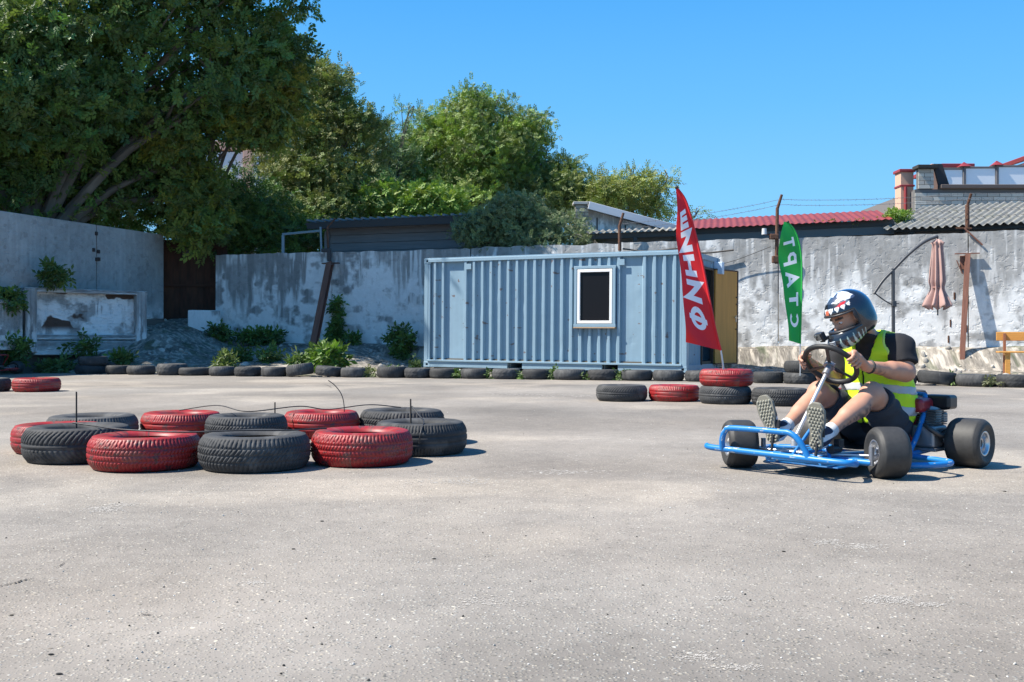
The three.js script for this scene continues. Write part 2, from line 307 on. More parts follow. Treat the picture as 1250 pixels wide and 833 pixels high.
// ------------------------------------------------------------------ sheds and houses behind the fence
function wavySheet(p00, p10, p01, pitch, amp, m, name, parent, rows = 1, tearing = 0) {   // corrugated roof: p00->p10 along the eave, p00->p01 up the slope
  const along = p10.clone().sub(p00), up = p01.clone().sub(p00), L = along.length(), n = Math.round(L / pitch) * 8, N = new THREE.Vector3().crossVectors(along, up).normalize(); if (N.y < 0) N.negate();
  const S = up.length(), bits = [];
  for (let r = 0; r < rows; r++) {
    const v0 = r / rows, v1 = (r + 1) / rows + (r < rows - 1 ? .03 : 0), lift = .012 * (rows - r);
    const P = (i, v, lo) => p00.clone().addScaledVector(along, i / n).addScaledVector(up, v).addScaledVector(N, amp * Math.cos(i / 8 * 2 * Math.PI) - lo + .01 * r);
    bits.push(gridGeo(n, 3, (i, j) => P(i, mix(v0, v1, j / 3) - (j === 0 ? tearing * .02 * vnoise(i / 40, r) : 0), 0), (i, j) => [i / n * L / 1.5, mix(v0, v1, j / 3) * S / 1.5]));
    bits.push(gridGeo(n, 3, (i, j) => P(n - i, mix(v0, v1, j / 3) - (j === 0 ? tearing * .02 * vnoise((n - i) / 40, r) : 0), .012), (i, j) => [(n - i) / n * L / 1.5, mix(v0, v1, j / 3) * S / 1.5]));
  }
  if (rows === 1) return part(name, bits, m, parent);
  for (let r = 0; r < rows; r++) part(name, [bits[r * 2], bits[r * 2 + 1]], m, parent);
}
const ALT = ALONG;                                           // roofs run along the fence
const wallP = (X, y, back = 0) => V(X, y, -wallZ(X)).addScaledVector(OUT, -back);
const woodDark = new THREE.MeshStandardMaterial({ map: colorTex(256, 256, (u, v) => { const a = fbm(u * 4, v * 40, 4, 4, 40), k = .075 + .06 * (a - .5); return [k * 1.0, k * 1.02, k * 1.0]; }), roughness: .9 });
const slateMap = colorTex(512, 512, (u, v) => { const a = fbm(u * 14, v * 14, 5, 14, 14), b = fbm(u * 60, v * 30, 3, 60, 30), l = sstep(.58, .66, fbm(u * 22 + 4, v * 22, 4, 22, 22)); const k = .22 + .16 * (a - .5) + .12 * (b - .5); return [mix(k, .26, l * .4), mix(k * .98, .25, l * .4), mix(k * .9, .16, l * .4)]; });
const slateMat = new THREE.MeshStandardMaterial({ map: slateMap, roughness: .95 });
function brickWall(w, h, parent, mats, mortar, x0, y0, z0, bl = .26, bh = .095) {        // single bricks on a mortar core; faces +z
  part('mortar', box(w - .01, h - .01, .18, x0 + w / 2, y0 + h / 2, z0 - .1), mortar, parent);
  const r = rng(Math.round(w * 100 + h * 7)), geos = [box(bl - .014, bh - .012, .1, 0, 0, 0, .006), box(bl / 2 - .014, bh - .012, .1, 0, 0, 0, .006)];
  const nr = Math.floor(h / bh);
  for (let j = 0; j < nr; j++) {
    let x = j % 2 ? -bl / 2 : 0;
    while (x < w - .02) {
      const a = Math.max(0, x), b = Math.min(w, x + bl), L = b - a;
      if (L > .05) { const half = L < bl - .01, g = half ? geos[1] : geos[0], o = part('brick', g, mats[Math.floor(r() * mats.length)], parent); o.position.set(x0 + (a + b) / 2, y0 + (j + .5) * bh, z0 - .045 + r() * .008); o.scale.x = half ? L / (bl / 2) : 1; }
      x += bl;
    }
  }
}
{ // grey board shed behind the left part of the fence
  const o = thing('board_shed', 'low grey board shed with a dark overhanging roof behind the fence', 'shed', wallP(-3.1, .4, 1.2), Math.atan2(-ALONG.z, ALONG.x));
  const wm = new THREE.MeshStandardMaterial({ map: colorTex(512, 256, (u, v) => { const a = fbm(u * 6, v * 60, 4, 6, 60), b = fbm(u * 20, v * 5, 3, 20, 5), k = .20 + .09 * (a - .5) + .05 * (b - .5); return [k * .95, k, k * 1.04]; }), roughness: .9 });
  const dm = mat(.05, .05, .05, .9);
  part('wall', box(5.2, 3.4, 2.4, 0, 1.7, -1.4), mat(.15, .155, .16, .9), o);
  for (let k = 0; k < 9; k++) part('board', box(5.26, .215, .03, 0, 1.6 + k * .225, -.17 + (k % 3) * .004, .004), wm, o);
  for (const x of [-2.6, 2.55]) part('corner_board', box(.16, 3.3, .06, x, 1.75, -.13, .006), wm, o);
  const r = part('roof', [box(6.0, .07, 3.3, .05, 3.6, -1.25, .01).applyMatrix4(new THREE.Matrix4().makeRotationZ(.012)), box(6.0, .16, .05, .05, 3.5, .38, .01)], dm, o);
  for (let k = 0; k < 26; k++) part('roof_batten', box(.07, .06, .5, -2.9 + k * .236, 3.66, .2, .01), mat(.18, .2, .21, .7), r);
}
{ // brick gable shed with a sloping fascia
  const zz = 26.2, o = thing('gable_shed', 'small brick shed with a single sloping roof edge behind the bush', 'shed', V(1.7, .4, -zz), .02);
  const bm = [mat(.42, .37, .29, .9), mat(.36, .32, .26, .9), mat(.46, .42, .35, .9), mat(.30, .27, .23, .9)], mo = mat(.22, .21, .19, 1);
  const p = (px, py) => { const q = W(px, py, zz); return V(q.x - 1.7, q.y - .4, 0); };
  const a = p(702, 250), b = p(719, 292);
  brickWall(b.x - a.x, a.y, o, bm, mo, a.x, 0, 0);
  part('coping', box(b.x - a.x + .1, .07, .34, (a.x + b.x) / 2, a.y + .04, -.1, .01), mat(.4, .39, .37, .9), o);
  const c = p(719, 250), d = p(828, 279), sh = new THREE.Shape(); sh.moveTo(c.x, 0); sh.lineTo(d.x, 0); sh.lineTo(d.x, d.y - .12); sh.lineTo(c.x, c.y - .1); sh.closePath();
  part('gable_wall', new THREE.ExtrudeGeometry(sh, { depth: 2.2, bevelEnabled: false }).translate(0, 0, -2.4), new THREE.MeshStandardMaterial({ map: colorTex(256, 128, (u, v) => concrete(u * 3, v * 1.5, .3, .4, 12), true), color: lin(1.3, 1.3, 1.3), roughness: .95 }), o);
  part('roof', beam(V(c.x - .05, c.y + .0, -1.2), V(d.x + .1, d.y - .02, -1.2), 2.6, .1, V(0, 1, 0), .01), mat(.12, .12, .12, .9), o);
  part('fascia', beam(V(c.x - .02, c.y - .03, .13), V(d.x + .06, d.y - .05, .13), .05, .2, V(0, 1, 0), .01), mat(.55, .57, .6, .7), o);
  for (const f of [.1, .42, .8]) part('cover_strip', box(.035, 1.2, .02, mix(c.x, d.x, f), mix(c.y, d.y, f) - .85, -.185, .003), mat(.08, .08, .08, .9), o);
}
{ // low lean-to in front of the gable shed: grey wavy roof edge
  const o = thing('lean_to', 'lean-to with wavy grey roof edge in front of the brick shed', 'shed', wallP(3.8, .4, .5));
  const q = (px, py, b) => { const X = W(px, py, wallZ(0)).x; const dir = V((px - 625) / FPX, 0, -1), Z = (25 + b / .954) / (1 + .3136 * dir.x); return W(px, py, Z).sub(o.position); };
  wavySheet(q(716, 284.5, .55), q(835, 280, .55), q(720, 282, 1.5), .17, .025, slateMat, 'roof', o);
  part('beam', beam(q(716, 289, .75), q(835, 285, .75), .08, .14), woodDark, o);
  part('wall', beam(q(716, 300, 1.3), q(835, 296, 1.3), .1, .6), mat(.3, .29, .27, 1), o);
  for (const f of [.02, .5, .98]) { const a = q(mix(716, 835, f), 290, .75); part('post', box(.1, a.y + .0, .1, a.x, a.y / 2, a.z), woodDark, o); }
}
{ // red roof building
  const o = thing('red_roof_shed', 'long low shed under a red corrugated metal roof behind the fence', 'shed', wallP(6.8, .4, .9));
  const q = (px, py, b) => { const t = (px - 625) / FPX, Z = (25 + b / .954) / (1 + .3136 * t); return W(px, py, Z).sub(o.position); };
  const rm = new THREE.MeshStandardMaterial({ map: colorTex(256, 256, (u, v) => { const a = fbm(u * 6, v * 6, 4, 6, 6), k = 1 + .5 * (a - .5); return [.21 * k, .032 * k, .024 * k]; }), roughness: .55 });
  wavySheet(q(826, 280, .9), q(1090, 267.5, .9), q(830, 269, 3.2), .16, .012, rm, 'roof', o);
  part('fascia_board', beam(q(824, 289.5, 1.15), q(1092, 278, 1.15), .05, .3), mat(.17, .17, .165, .8), o);
  part('fascia_board', beam(q(824, 284, 1.12), q(1092, 272, 1.12), .05, .14), woodDark, o);
  part('wall', beam(q(826, 318, 1.5), q(1090, 310, 1.5), .15, 1.6), mat(.27, .265, .25, 1), o);
  part('wall', beam(q(826, 380, 1.5), q(1090, 375, 1.5), .15, 1.6), mat(.27, .265, .25, 1), o);
}
{ // slate roof shed
  const o = thing('slate_roof_shed', 'shed under a wavy grey slate roof behind the fence by the pink umbrella', 'shed', wallP(10.5, .4, .8));
  const q = (px, py, b) => { const t = (px - 625) / FPX, Z = (25 + b / .954) / (1 + .3136 * t); return W(px, py, Z).sub(o.position); };
  wavySheet(q(1079, 279.5, .7), q(1330, 268, .7), q(1128, 253.5, 3.4), .165, .028, slateMat, 'roof_sheet', o, 3, 1);
  part('beam', beam(q(1092, 281, .9), q(1330, 273, .9), .08, .1), woodDark, o);
  part('wall', beam(q(1088, 300, 1.7), q(1330, 294, 1.7), .15, 1.2), mat(.27, .26, .245, 1), o); part('wall', beam(q(1088, 360, 1.7), q(1330, 350, 1.7), .15, 1.3), mat(.27, .26, .245, 1), o);
  for (const px of [1113, 1178, 1240]) { const a = q(px, 279, .95); part('post', box(.1, a.y, .1, a.x, a.y / 2, a.z), woodDark, o); }
}
{ // house with brick parapet, white panels and red trim
  const zz = 33, o = thing('brick_house', 'pale brick house with white parapet panels, red trim and pinkish corner', 'house', V(15.2, .4, -zz), 0);
  const p = (px, py, dz = 0) => { const q = W(px, py, zz - dz); return V(q.x - 15.2, q.y - .4, dz); };
  const pink = mat(.58, .36, .26, .85), red = mat(.26, .032, .035, .5), white = new THREE.MeshStandardMaterial({ color: lin(.88, .88, .88), roughness: .5 }), grey = mat(.16, .15, .15, .9);
  const bm = [mat(.52, .49, .43, .9), mat(.45, .42, .37, .9), mat(.58, .55, .48, .9), mat(.39, .37, .33, .9)], mo = mat(.13, .13, .13, 1);
  const a = p(1117, 254), b = p(1340, 254), parTop = p(1117, 231).y;
  part('core', box(b.x - a.x - .1, parTop - .02, 5, (a.x + b.x) / 2, (parTop) / 2 - .02, -2.75), grey, o);
  // only the strip over the slate roof shows: single bricks there
  const h0 = a.y - .15;
  brickWall(b.x - a.x, parTop - h0, o, bm, mo, a.x, h0, 0, .4, .13);
  part('ledge', box(b.x - a.x - .6, .13, .3, (a.x + b.x) / 2 + .5, parTop + .07, .02, .02).applyMatrix4(new THREE.Matrix4()), mat(.12, .095, .085, .9), o);
  // pinkish corner pier with a red downpipe and the brick flue before it
  const c = p(1107, 207), d = p(1123, 254);
  part('corner_pier', box(d.x - c.x, c.y, .5, (c.x + d.x) / 2 - .004, c.y / 2, -.74, .01), pink, o);
  part('downpipe', rod(V(c.x + .14, 0, -.44), V(c.x + .14, c.y - .5, -.44), .05), red, o);
  part('pier_cap', box(d.x - c.x + .12, .1, .6, (c.x + d.x) / 2, c.y + .05, -.74, .02), red, o);
  part('string_course', box(d.x - c.x + .06, .06, .56, (c.x + d.x) / 2, p(1106, 224).y, -.74, .01), red, o);
  const f0 = p(1121, 205), f1 = p(1140, 232);
  brickWall(f1.x - f0.x, f0.y - parTop, o, bm, mo, f0.x, parTop + .01, .02, .4, .13);
  part('flue_cap', box(f1.x - f0.x + .16, .12, .5, (f0.x + f1.x) / 2, f0.y + .02, -.05, .02), mat(.03, .03, .03, .9), o);
  part('flue_sheet', new THREE.ExtrudeGeometry((() => { const s = new THREE.Shape(); s.moveTo(0, .8); s.lineTo(.28, .8); s.lineTo(.55, 0); s.lineTo(.2, 0); s.closePath(); return s; })(), { depth: .1, bevelEnabled: false }).translate(f1.x - .02, parTop + .03, -.05), mat(.03, .03, .035, .9), o);
  // white panels in a metal rail behind the parapet
  const xs = [1148, 1177, 1217, 1258, 1300, 1340];
  for (let k = 0; k < xs.length - 1; k++) {
    const l = p(xs[k], 228, -1.2), r = p(xs[k + 1], 228, -1.2), t = p(xs[k], mix(207, 199, k / 5), -1.2).y, w = r.x - l.x - .12;
    part('parapet_panel', box(w, t - parTop + .2, .04, (l.x + r.x) / 2, (t + parTop - .2) / 2, -1.2, .008), white, o);
    part('rail_post', box(.09, t - parTop + .25, .09, l.x, (t + parTop) / 2, -1.18, .01), grey, o);
    if (k) { part('finial', new THREE.ConeGeometry(.26, .17, 4).rotateY(.785).translate(l.x, t + .13, -1.2), red, o); }
    part('top_rail', box(w + .14, .07, .09, (l.x + r.x) / 2, t + .02, -1.2, .01), grey, o);
  }
  const e = p(1226, 202, -4), g = p(1330, 168, -4);
  part('gable_roof', beam(V(e.x, e.y, -4), V(g.x, g.y, -4), 3, .16, V(0, 1, 0), .02), red, o);
  part('gable_wall', (() => { const s = new THREE.Shape(); s.moveTo(e.x + .3, parTop - 1); s.lineTo(g.x, parTop - 1); s.lineTo(g.x, g.y - .15); s.lineTo(e.x + .3, e.y - .05); s.closePath(); return new THREE.ExtrudeGeometry(s, { depth: .2, bevelEnabled: false }).translate(0, 0, -4.2); })(), mat(.45, .45, .44, .9), o);
  part('roof_beam', box(p(1180, 205, -2).x - p(1140, 205, -2).x, .14, 2.5, (p(1180, 205, -2).x + p(1140, 205, -2).x) / 2, p(1160, 206, -2).y, -2.6, .02), red, o);
  part('pink_wall', box(p(1150, 210, -2).x - p(1138, 210, -2).x, 1.4, .3, p(1144, 210, -2).x, p(1144, 224, -2).y, -2.2, .01), pink, o);
}
{ // pinkish apartment house behind the trees on the left
  const zz = 48, X0 = W(225, 300, zz).x, X1 = W(309, 300, zz).x, H = W(0, 178, zz).y, o = thing('apartment_house', 'white apartment house with a pinkish roof band glimpsed through the left trees', 'building', [X0, 0, -zz], 0);
  const white = mat(.62, .63, .66, .85), pink = mat(.55, .33, .25, .85), glass = mat(.05, .08, .11, .15), w = X1 - X0;
  part('wall', box(w, H - .3, 8, w / 2, (H - .3) / 2, -4), white, o);
  part('roof_band', box(w + .3, .45, 8.3, w / 2, H, -4, .02), pink, o);
  part('corner_pier', box(.45, H - .25, .3, w - .2, (H - .25) / 2, .12, .02), pink, o);
  for (let f = 0; f < 3; f++) for (let k = 0; k < 3; k++) { const n = part('window', box(.8, 1.3, .06, .35 + k * 1.0 + .2, 1.9 + f * 2.75, .02, .01), white, o); part('pane', box(.66, 1.14, .03, .35 + k * 1.0 + .2, 1.9 + f * 2.75, .045), glass, n); }
  const a2 = thing('white_annex', 'pale grey rendered annex beside the apartment house', 'building', [W(309, 300, 50).x, 0, -50]);
  part('wall', box(1.4, W(0, 196, 50).y, 5, .7, W(0, 196, 50).y / 2, -2.5), mat(.5, .53, .58, .9), a2);
  part('roof', box(1.6, .16, 5.2, .7, W(0, 196, 50).y + .08, -2.5, .02), mat(.2, .2, .21, .9), a2);
  part('window', box(.5, .9, .05, .7, 6.4, .02, .01), mat(.07, .2, .24, .2), a2);
}
// ------------------------------------------------------------------ foliage
function sprayGeo(n, len, lw, seed) {                      // a twig end with n leaflets, real size in metres
  const r = rng(seed), P = [], ix = [];
  for (let k = 0; k < n; k++) {
    const t = n === 1 ? 0 : k / (n - 1), side = k % 2 ? 1 : -1, a = (k === n - 1 ? 0 : side * (.7 + r() * .5)), bx = len * (.1 + .75 * t), L = lw * 2.1 * (.75 + .5 * r()), w = lw * .5 * (.8 + .4 * r()), tilt = (r() - .5) * .9;
    const dx = Math.cos(a), dz = Math.sin(a), b = P.length / 3, up = (r() - .4) * .5 * L;
    P.push(bx, 0, 0, bx + dx * L * .5 - dz * w, up * .5 + tilt * w, dz * L * .5 + dx * w, bx + dx * L, up - .15 * L, dz * L, bx + dx * L * .5 + dz * w, up * .5 - tilt * w, dz * L * .5 - dx * w);
    ix.push(b, b + 1, b + 2, b, b + 2, b + 3);
  }
  const g = new THREE.BufferGeometry(); g.setAttribute('position', new THREE.Float32BufferAttribute(P, 3)); g.setIndex(ix); const f = g.toNonIndexed(); f.computeVertexNormals(); f.setAttribute('uv', new THREE.BufferAttribute(new Float32Array(f.attributes.position.count * 2), 2)); return f;
}
const SPRAYS = { maple: sprayGeo(9, .28, .056, 3), small: sprayGeo(11, .30, .040, 4), feather: sprayGeo(11, .40, .038, 5), weed: sprayGeo(5, .13, .05, 6), tiny: sprayGeo(5, .10, .03, 7), broad: sprayGeo(5, .16, .075, 8) };
const leafMat = new THREE.MeshPhysicalMaterial({ color: 0xffffff, roughness: .72, transmission: .46, thickness: 0, side: THREE.DoubleSide });
const barkMat = new THREE.MeshStandardMaterial({ map: colorTex(256, 256, (u, v) => { const a = fbm(u * 16, v * 5, 4, 16, 5), k = .11 + .12 * (a - .5); return [k * 1.1, k, k * .85]; }), roughness: .95 });
// lobes: [x, y, z, rx, ry, rz, share]; leaves sit in clumps on twigs near the lobes' skin
function foliage(parent, name, lobes, count, spray, cols, seed, { clump = .5, size = 1, droop = 0, hollow = .5, per = 14 } = {}) {
  const r = rng(seed), g = () => (r() + r() + r() - 1.5) * 1.1, total = lobes.reduce((s, l) => s + (l[6] ?? l[3] * l[4] * l[5]), 0), M = [], C = [];
  const q = new THREE.Quaternion(), e = new THREE.Euler(), m = new THREE.Matrix4(), c = new THREE.Color();
  for (const l of lobes) {
    const n = Math.round(count * (l[6] ?? l[3] * l[4] * l[5]) / total / per), gap = seed * 3.1;
    for (let k = 0; k < n; k++) {
      let d = V(g(), g(), g()); if (d.lengthSq() < .01) d.set(0, 1, 0); d.normalize();
      const rr = Math.pow(r(), 1 / 2.2), rad = mix(hollow, 1.0, rr) * (1 + .22 * (n3(d.x * 2.6 + seed, d.y * 2.6, d.z * 2.6) - .5) * 2 + (r() < .08 ? .12 : 0));
      if (n3(d.x * 2.1 + gap + l[0], d.y * 2.1 + l[1], d.z * 2.1) < .40 && r() < .8) continue;
      const cx = l[0] + d.x * l[3] * rad, cy = l[1] + d.y * l[4] * rad, cz = l[2] + d.z * l[5] * rad, tone = r(), hue = r();
      const col = cols[Math.floor(hue * cols.length)], k0 = .7 + .6 * tone;
      for (let p = 0; p < per; p++) {
        const x = cx + g() * clump, y = cy + g() * clump * .55 - droop * r() * r() * clump, z = cz + g() * clump, s = size * (.7 + .6 * r());
        e.set((r() - .5) * 2.7, r() * 6.283, (r() - .5) * 2.3 - droop * .6); q.setFromEuler(e);
        M.push(m.compose(V(x, y, z), q, V(s, s, s)).clone()); const kk = k0 * (.8 + .4 * r()); C.push(c.setRGB(col[0] * kk, col[1] * kk, col[2] * kk).clone());
      }
    }
  }
  const o = new THREE.InstancedMesh(SPRAYS[spray], leafMat, M.length); o.name = name; o.userData.kind = 'stuff';
  M.forEach((x, i) => { o.setMatrixAt(i, x); o.setColorAt(i, C[i]); }); o.castShadow = o.receiveShadow = true; parent.add(o); return o;
}
function limbs(parent, base, lobes, r0, seed, fork = .35) {
  const r = rng(seed), geos = [], top = lobes.reduce((a, l) => l[1] > a[1] ? l : a, lobes[0]);
  const crotch = V(base.x * .7 + top[0] * .3, mix(base.y, top[1], fork), base.z * .7 + top[2] * .3);
  const taper = (pts, ra, rb) => { const c = new THREE.CatmullRomCurve3(pts), n = pts.length * 5, g = new THREE.TubeGeometry(c, n, 1, 8), p = g.attributes.position; for (let i = 0; i <= n; i++) { const o = c.getPointAt(i / n), k = mix(ra, rb, i / n); for (let j = 0; j <= 8; j++) { const id = i * 9 + j; p.setXYZ(id, o.x + (p.getX(id) - o.x) * k, o.y + (p.getY(id) - o.y) * k, o.z + (p.getZ(id) - o.z) * k); } } g.computeVertexNormals(); return g; };
  geos.push(taper([base, V(base.x + (r() - .5) * .2, (base.y + crotch.y) / 2, base.z), crotch], r0, r0 * .72));
  const main = part('trunk', geos, barkMat, parent), bs = [];
  for (const l of lobes) {
    const t = V(l[0], l[1], l[2]), mid = crotch.clone().lerp(t, .5).add(V((r() - .5) * .5, .3 + r() * .3, (r() - .5) * .5));
    bs.push(taper([crotch.clone().add(V(0, -.1, 0)), mid, t, t.clone().add(V((r() - .5) * l[3] * .8, l[4] * .5, (r() - .5) * l[5] * .8))], r0 * .42, .025));
    for (let k = 0; k < 5; k++) { const a = r() * 6.28, e = t.clone().add(V(Math.cos(a) * l[3] * .75, (r() - .25) * l[4] * .8, Math.sin(a) * l[5] * .75)), s0 = mid.clone().lerp(t, r()); bs.push(taper([s0, s0.clone().lerp(e, .5).add(V(0, .15, 0)), e], r0 * .13, .012)); }
  }
  part('branches', bs, barkMat, parent);
}
function tree(name, label, at, lobes, count, spray, cols, seed, r0, opts = {}, group) {
  const o = thing(name, label, 'tree', at, 0, group);
  const loc = lobes.map((l) => [l[0] - at[0], l[1] - at[1], l[2] - at[2], ...l.slice(3)]);
  limbs(o, V(0, -.2, 0), loc, r0, seed + 1, opts.fork); foliage(o, 'crown', opts.split ? split(loc, opts.split, seed + 5) : loc, count, spray, cols, seed, opts); return o;
}
function split(lobes, n, seed) { const r = rng(seed), out = []; for (const l of lobes) for (let k = 0; k < n; k++) { let d = V(r() - .5, r() - .5, r() - .5).normalize(); const s = .45 + .2 * r(); out.push([l[0] + d.x * l[3] * .62, l[1] + d.y * l[4] * .62, l[2] + d.z * l[5] * .62, l[3] * s, l[4] * s, l[5] * s]); } return out; }
const GREEN = [[.075, .175, .02], [.095, .20, .024], [.06, .145, .022], [.14, .23, .028]], OLIVE = [[.20, .265, .05], [.165, .235, .045], [.235, .29, .055], [.135, .205, .04]], LIME = [[.23, .36, .035], [.19, .33, .035], [.27, .38, .04]], YEL = [[.26, .32, .045], [.22, .29, .04], [.29, .32, .05]], BUSH = [[.19, .25, .09], [.15, .21, .08], [.22, .28, .105]];
const lob = (px, py, Z, rx, ry, rz, share) => { const p = W(px, py, Z); return [p.x, p.y, p.z, rx, ry, rz, share]; };
// two big maples behind the left wall
tree('maple_tree', 'huge dark maple spreading over the side wall, its branches reaching the corner', [-13.2, 1.3, -26.2], [
  lob(40, 60, 25, 3.2, 2.6, 2.8), lob(150, 20, 25, 3.0, 2.6, 2.6), lob(250, 20, 25.5, 2.4, 2.2, 2.4, 7), lob(90, 165, 28.2, 3.4, 2.3, 2.2), lob(190, 130, 27.0, 2.4, 1.9, 2.0), lob(20, 215, 26.6, 2.8, 1.8, 2.0), lob(140, 230, 29.0, 2.6, 1.7, 1.8), lob(222, 240, 27.9, .8, 1.4, .8), lob(270, 110, 26, 1.6, 1.3, 1.6, 1.5), lob(310, 45, 26, 1.1, .9, 1.2, .6), lob(100, -130, 25, 3.6, 2.6, 3), lob(250, -110, 25.5, 2.6, 2.4, 2.6), lob(-60, 100, 24, 3, 3.6, 3), lob(215, 195, 27.2, 1.2, 1.2, 1.1), lob(60, 255, 28, 2.6, 1.3, 1.8), lob(60, 120, 25.2, 2.6, 1.6, 2.2), lob(40, 195, 25.6, 2.0, 1.3, .9), lob(130, 195, 27.2, 1.9, 1.3, 1.0), lob(95, 230, 26.6, 1.6, .9, .8)], 48000, 'maple', [...GREEN, ...GREEN, [.16, .24, .03]], 11, .42, { clump: .42, hollow: .35, fork: .18, split: 6 });
tree('maple_tree', 'large maple behind the side wall with a crown cut by the frame', [-17.2, 1.3, -21.3], [
  V(-15.8, 4.8, -21.6), V(-16.6, 6.4, -22.2), V(-18.2, 6, -20.4), V(-16.3, 7.6, -23.4), V(-17.8, 7.4, -21.6), V(-15.6, 4, -22.9), V(-18.8, 8, -22.6)].map((p, k) => [p.x, p.y, p.z, 2.3, 2, 2.2]), 15000, 'maple', GREEN, 21, .38, { clump: .5, hollow: .35, fork: .25, split: 6 });
// yellowing sunlit branches hanging out of the maple
tree('ash_maple', 'yellow-green young maple leaning out before the dark crown', [-9.9, 1.3, -28.6], [lob(215, 160, 26.4, .55, .7, .5), lob(195, 175, 26.4, .6, .4, .5), lob(285, 85, 26.8, .8, .45, .6), lob(345, 70, 27, .7, .6, .6), lob(265, 130, 26.8, .7, .7, .6), lob(345, 115, 27, .7, .8, .7), lob(240, 255, 27.3, .8, 1.2, .7), lob(310, 150, 27, .8, .8, .7)], 6000, 'maple', [[.24, .28, .03], [.18, .26, .03], [.27, .29, .03], [.12, .2, .03]], 31, .14, { clump: .34, hollow: .2 });
// olive tree before the gap
tree('lime_tree', 'slender olive-green lime tree rising behind the corner of the fence', [-7.0, .4, -32], [lob(398, 120, 32, 1.0, 1.1, 1.0), lob(375, 160, 32, 1.5, 1.2, 1.3), lob(420, 170, 32, 1.2, 1.3, 1.2), lob(355, 215, 31.5, 1.5, 1.2, 1.3), lob(410, 230, 32, 1.6, 1.3, 1.4), lob(370, 265, 31, 1.8, 1.1, 1.3), lob(430, 265, 32.5, 1.1, .9, 1)], 19000, 'small', [...OLIVE, [.2, .22, .05]], 41, .24, { clump: .34, hollow: .3, split: 6 });
tree('undergrowth_tree', 'dark undergrowth tree filling the corner behind the fence', [-8.3, .4, -29.3], [lob(290, 250, 29.3, 1.1, 1.1, .9), lob(335, 275, 29.2, 1.4, .8, .9), lob(280, 285, 29, 1.2, .7, .8), lob(240, 280, 28.8, .8, .9, .6), lob(365, 290, 29.3, .9, .5, .7), lob(222, 255, 28.4, .7, 1.2, .5)], 7500, 'small', GREEN, 51, .1, { clump: .4, hollow: .2 });
// light locust sprigs between
tree('locust_tree', 'thin blue-green locust with loose open twigs between two bigger trees', [-4.3, .4, -35], [lob(475, 160, 35, .9, .35, .5), lob(455, 190, 35, .9, .7, .7), lob(500, 135, 35, .45, .35, .3), lob(465, 225, 35, .9, .8, .8), lob(445, 255, 35, 1.0, .8, .8), lob(490, 195, 35, .7, .5, .5)], 2300, 'feather', [[.14, .25, .08], [.11, .21, .07], [.16, .26, .08]], 61, .11, { clump: .4, hollow: .1, per: 8 });
// round central tree
tree('lime_tree', 'broad sunlit lime tree with a pointed dome crown behind the board shed', [-1.1, .4, -37.5], [lob(588, 128, 37, 1.0, .8, 1.0), lob(565, 165, 37, 1.9, 1.3, 1.6), lob(625, 170, 37.4, 1.5, 1.2, 1.4), lob(535, 205, 36.6, 2.0, 1.3, 1.6), lob(600, 205, 37, 2.2, 1.4, 1.8), lob(650, 210, 37.8, 1.4, 1.3, 1.4), lob(500, 235, 36, 1.7, 1.3, 1.5), lob(520, 185, 36.6, 1.2, 1.0, 1.2), lob(545, 150, 37, 1.0, .8, 1), lob(580, 245, 36.6, 2.2, 1.2, 1.8), lob(645, 245, 38, 1.7, 1.1, 1.5)], 24000, 'small', [...LIME, ...OLIVE, [.20, .31, .04], [.22, .33, .04]], 71, .3, { clump: .36, hollow: .3, split: 6 });
tree('lime_tree', 'bright green low crown close behind the board shed roof', [-4.4, .4, -31.5], [lob(470, 245, 31.5, 1.1, .6, .8), lob(500, 255, 31.5, 1.2, .6, .8), lob(530, 250, 32, 1.2, .6, .8)], 4200, 'maple', LIME, 76, .1, { clump: .36, hollow: .1 });
tree('small_tree', 'small dark tree beside the dome-crowned lime', [2.0, .4, -37], [lob(690, 225, 37, .9, .9, .9), lob(670, 245, 36.5, 1.2, .9, 1), lob(710, 250, 37, 1.0, .7, .9)], 4500, 'small', OLIVE, 81, .13, { clump: .4, hollow: .2 });
tree('acacia_tree', 'feathery yellow-green acacia with loose twigs above the gable shed', [4.2, .4, -36], [lob(745, 240, 36, 1.2, .8, 1), lob(720, 255, 36, 1.0, .6, .8), lob(775, 235, 36, 1.0, .75, .8), lob(795, 225, 36, .5, .75, .5), lob(815, 215, 36, .3, .4, .3), lob(770, 210, 36, .25, .45, .25), lob(800, 255, 36, .9, .5, .7), lob(850, 262, 36, .4, .3, .3), lob(740, 222, 36, .3, .4, .3)], 3000, 'feather', YEL, 91, .13, { clump: .34, hollow: .1, per: 9 });
{ const o = thing('elder_bush', 'grey-green bush hanging over the fence top above the container', 'bush', [.1, .5, -26.2]);
  const ls = [lob(635, 270, 25.6, 1.0, .65, .6), lob(595, 280, 25.7, .9, .5, .55), lob(680, 278, 25.5, .8, .45, .5), lob(570, 288, 25.6, .4, .35, .4), lob(640, 250, 25.8, .5, .35, .4), lob(655, 292, 25.2, .9, .22, .4), lob(710, 292, 25.2, .3, .2, .3), lob(612, 265, 25.8, .4, .35, .4)].map((l) => [l[0] - .1, l[1] - .5, l[2] + 26.2, ...l.slice(3)]);
  limbs(o, V(0, -.2, 0), ls, .07, 7, .4); foliage(o, 'crown', ls, 7000, 'small', BUSH, 101, { clump: .26, size: .62, hollow: .1 }); }
